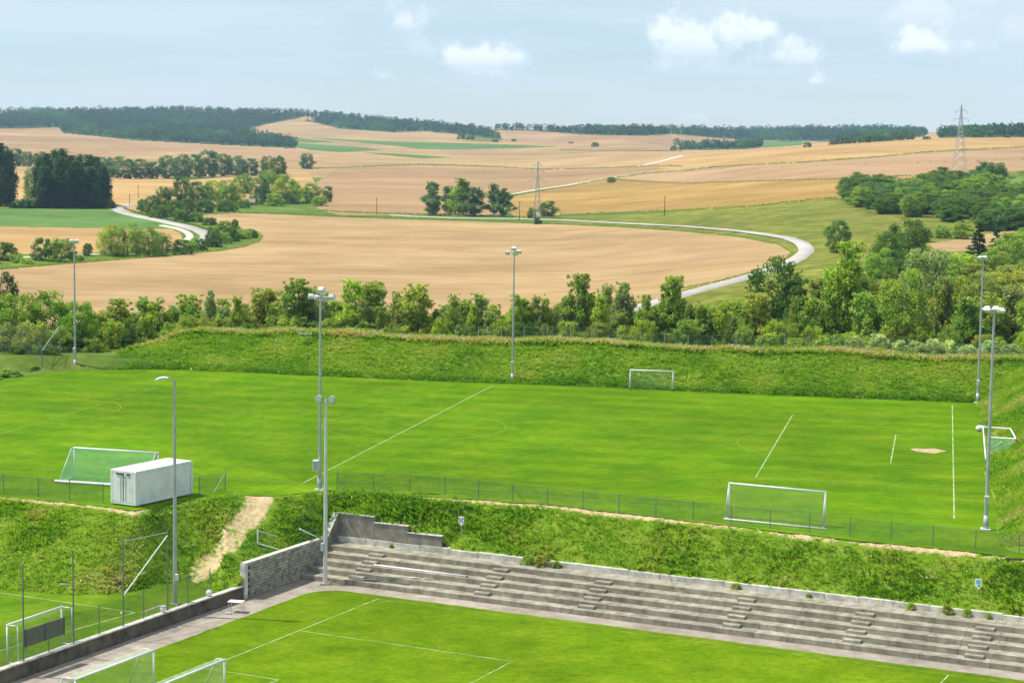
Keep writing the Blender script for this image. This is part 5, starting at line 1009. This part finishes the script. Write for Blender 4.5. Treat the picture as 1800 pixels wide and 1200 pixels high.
hedge('dark hedge beside the grey road', [(205, 362), (232, 372), (260, 380), (300, 388), (340, 396), (366, 405)], 3.0, 'dark', 1.4)
hedge('green verge growth along the straight road', [(560, 371), (640, 375), (690, 376.5), (735, 377.5), (905, 382), (990, 384)], 3.0, 'mid', 1.4)
hedge('thin hedge at the top of the pale far fields', [(985, 264), (1060, 265.5), (1200, 266)], 1.6, 'olive')

# ------------------------------------------------------------------ pylons, poles, farmhouse
def pylon(label, px, base, top, arms, wpx):
    p = on_land(px, base); m = float(Dist(px, base))/FPX; h = (base-top)*m; w = wpx*m; r = tag(empty('electricity_pylon', tuple(p), .3), label, 'pylon', 'electricity pylons'); br = .07+.008*wpx*m
    hw = lambda z: w/2*max(.06, (1-z/h)**1.15 if z < h else 0)*1.0
    b = MB()
    for sx in (-1, 1):
        for sy in (-1, 1):
            zs = np.linspace(0, h*.97, 8)
            for z0, z1 in zip(zs[:-1], zs[1:]): b.tube((sx*hw(z0), sy*hw(z0), z0), (sx*hw(z1), sy*hw(z1), z1), br, br, 4)
    b.build('leg_frame', M['steel_dark'] if False else M['steel'], r)
    b = MB(); zs = [h*(1-.86**k) for k in range(0, 20)]
    for z0, z1 in zip(zs[:-1], zs[1:]):
        a, c = hw(z0), hw(z1)
        for q in ((1, 0), (-1, 0), (0, 1), (0, -1)):
            f = lambda s, ww, z: ((q[0]*ww if q[0] else s*ww), (q[1]*ww if q[1] else s*ww), z)
            b.tube(f(-1, a, z0), f(1, c, z1), br*.6, br*.6, 3, False); b.tube(f(1, a, z0), f(-1, c, z1), br*.6, br*.6, 3, False)
    b.build('bracing', M['steel'], r)
    for z, L in arms:
        z *= h; L *= h; ar = MB()
        for s in (-1, 1): ar.tube((0, 0, z+.3), (s*L, 0, z), br*.8, br*.6, 4); ar.tube((0, 0, z+h*.03), (s*L, 0, z), br*.6, br*.5, 4)
        a_ = ar.build('crossarm', M['steel'], r)
        for s in (-1, 1): MB().tube((s*L, 0, z), (s*L, 0, z-h*.04), br*.9, br*.9, 5).build('insulator', M['dark'], a_)
    return r
pylon('slender electricity pylon standing beside the straight road', 944, 386, 282, ((.93, .05), (.82, .10), (.66, .14)), 13)
pylon('tall electricity pylon behind the hillside wood', 1686, 300, 185, ((.88, .085), (.76, .11), (.66, .085)), 20)
for px, base, top, near in ((662, 376, 348, 'by the straight road left of the tree clump'), (913, 388, 354, 'between the tree clump and the slender pylon'), (1168, 379, 345, 'at the lower edge of the wheat field'), (228, 362, 342, 'at the bend of the grey road'), (243, 348, 326, 'in the golden field behind the grey road')):
    p = on_land(px, base); m = float(Dist(px, base))/FPX; h = (base-top)*m; r = tag(empty('utility_pole', tuple(p)), f'thin wooden utility pole {near}', 'pole', 'utility poles')
    MB().tube((0, 0, -.3), (0, 0, h), .17, .12, 7).build('pole', M['bark'], r); MB().box((0, 0, h-.4), (1.4, .1, .1)).build('crossarm', M['bark'], r)
p = on_land(437, 361); m = float(Dist(437, 361))/FPX; p[2] -= .6; r = tag(empty('farmhouse', tuple(p), .35), 'small farmhouse with a faded red roof among the trees', 'house')
MB().box((0, 0, 1.6), (9, 6, 3.2)).build('wall', M['plaster'], r); r.scale = (.7, .7, .7)
for s in (-1, 1):
    q = [(-4.8, s*3.4, 3.0), (4.8, s*3.4, 3.0), (4.8, 0, 5.6), (-4.8, 0, 5.6)]; MB().add(q+[(x, y, z+.15) for x, y, z in q], [(0, 1, 2, 3), (7, 6, 5, 4), (0, 4, 5, 1), (1, 5, 6, 2), (2, 6, 7, 3), (3, 7, 4, 0)]).build('roof', M['roof'], r)
for x in (-4.4, 4.4): MB().add([(x, -3, 3.2), (x, 3, 3.2), (x, 0, 5.5)], [(0, 1, 2)]).build('gable', M['plaster'], r)
for x in (-2.6, 0, 2.6): MB().box((x, -3.02, 1.7), (.9, .08, 1.2)).build('window', M['dark'], r)
MB().box((2, 0, 5.8), (.6, .6, 1.4)).build('chimney', M['roof'], r)

# ------------------------------------------------------------------ summer haze in the air
hz = MB().box((-800, 3600, 120), (14000, 9400, 680)).build('haze', None); tag(hz, 'thin pale summer haze over the whole valley', 'haze', None, 'stuff')
m = bpy.data.materials.new('haze'); m.use_nodes = True; nt = m.node_tree; nt.nodes.clear(); o = nt.nodes.new('ShaderNodeOutputMaterial'); v = nt.nodes.new('ShaderNodeVolumePrincipled')
v.inputs['Color'].default_value = (.50, .77, 1.0, 1); v.inputs['Density'].default_value = HAZE; v.inputs['Anisotropy'].default_value = .1; nt.links.new(v.outputs[0], o.inputs['Volume']); hz.data.materials.append(m)
hz.display_type = 'WIRE'
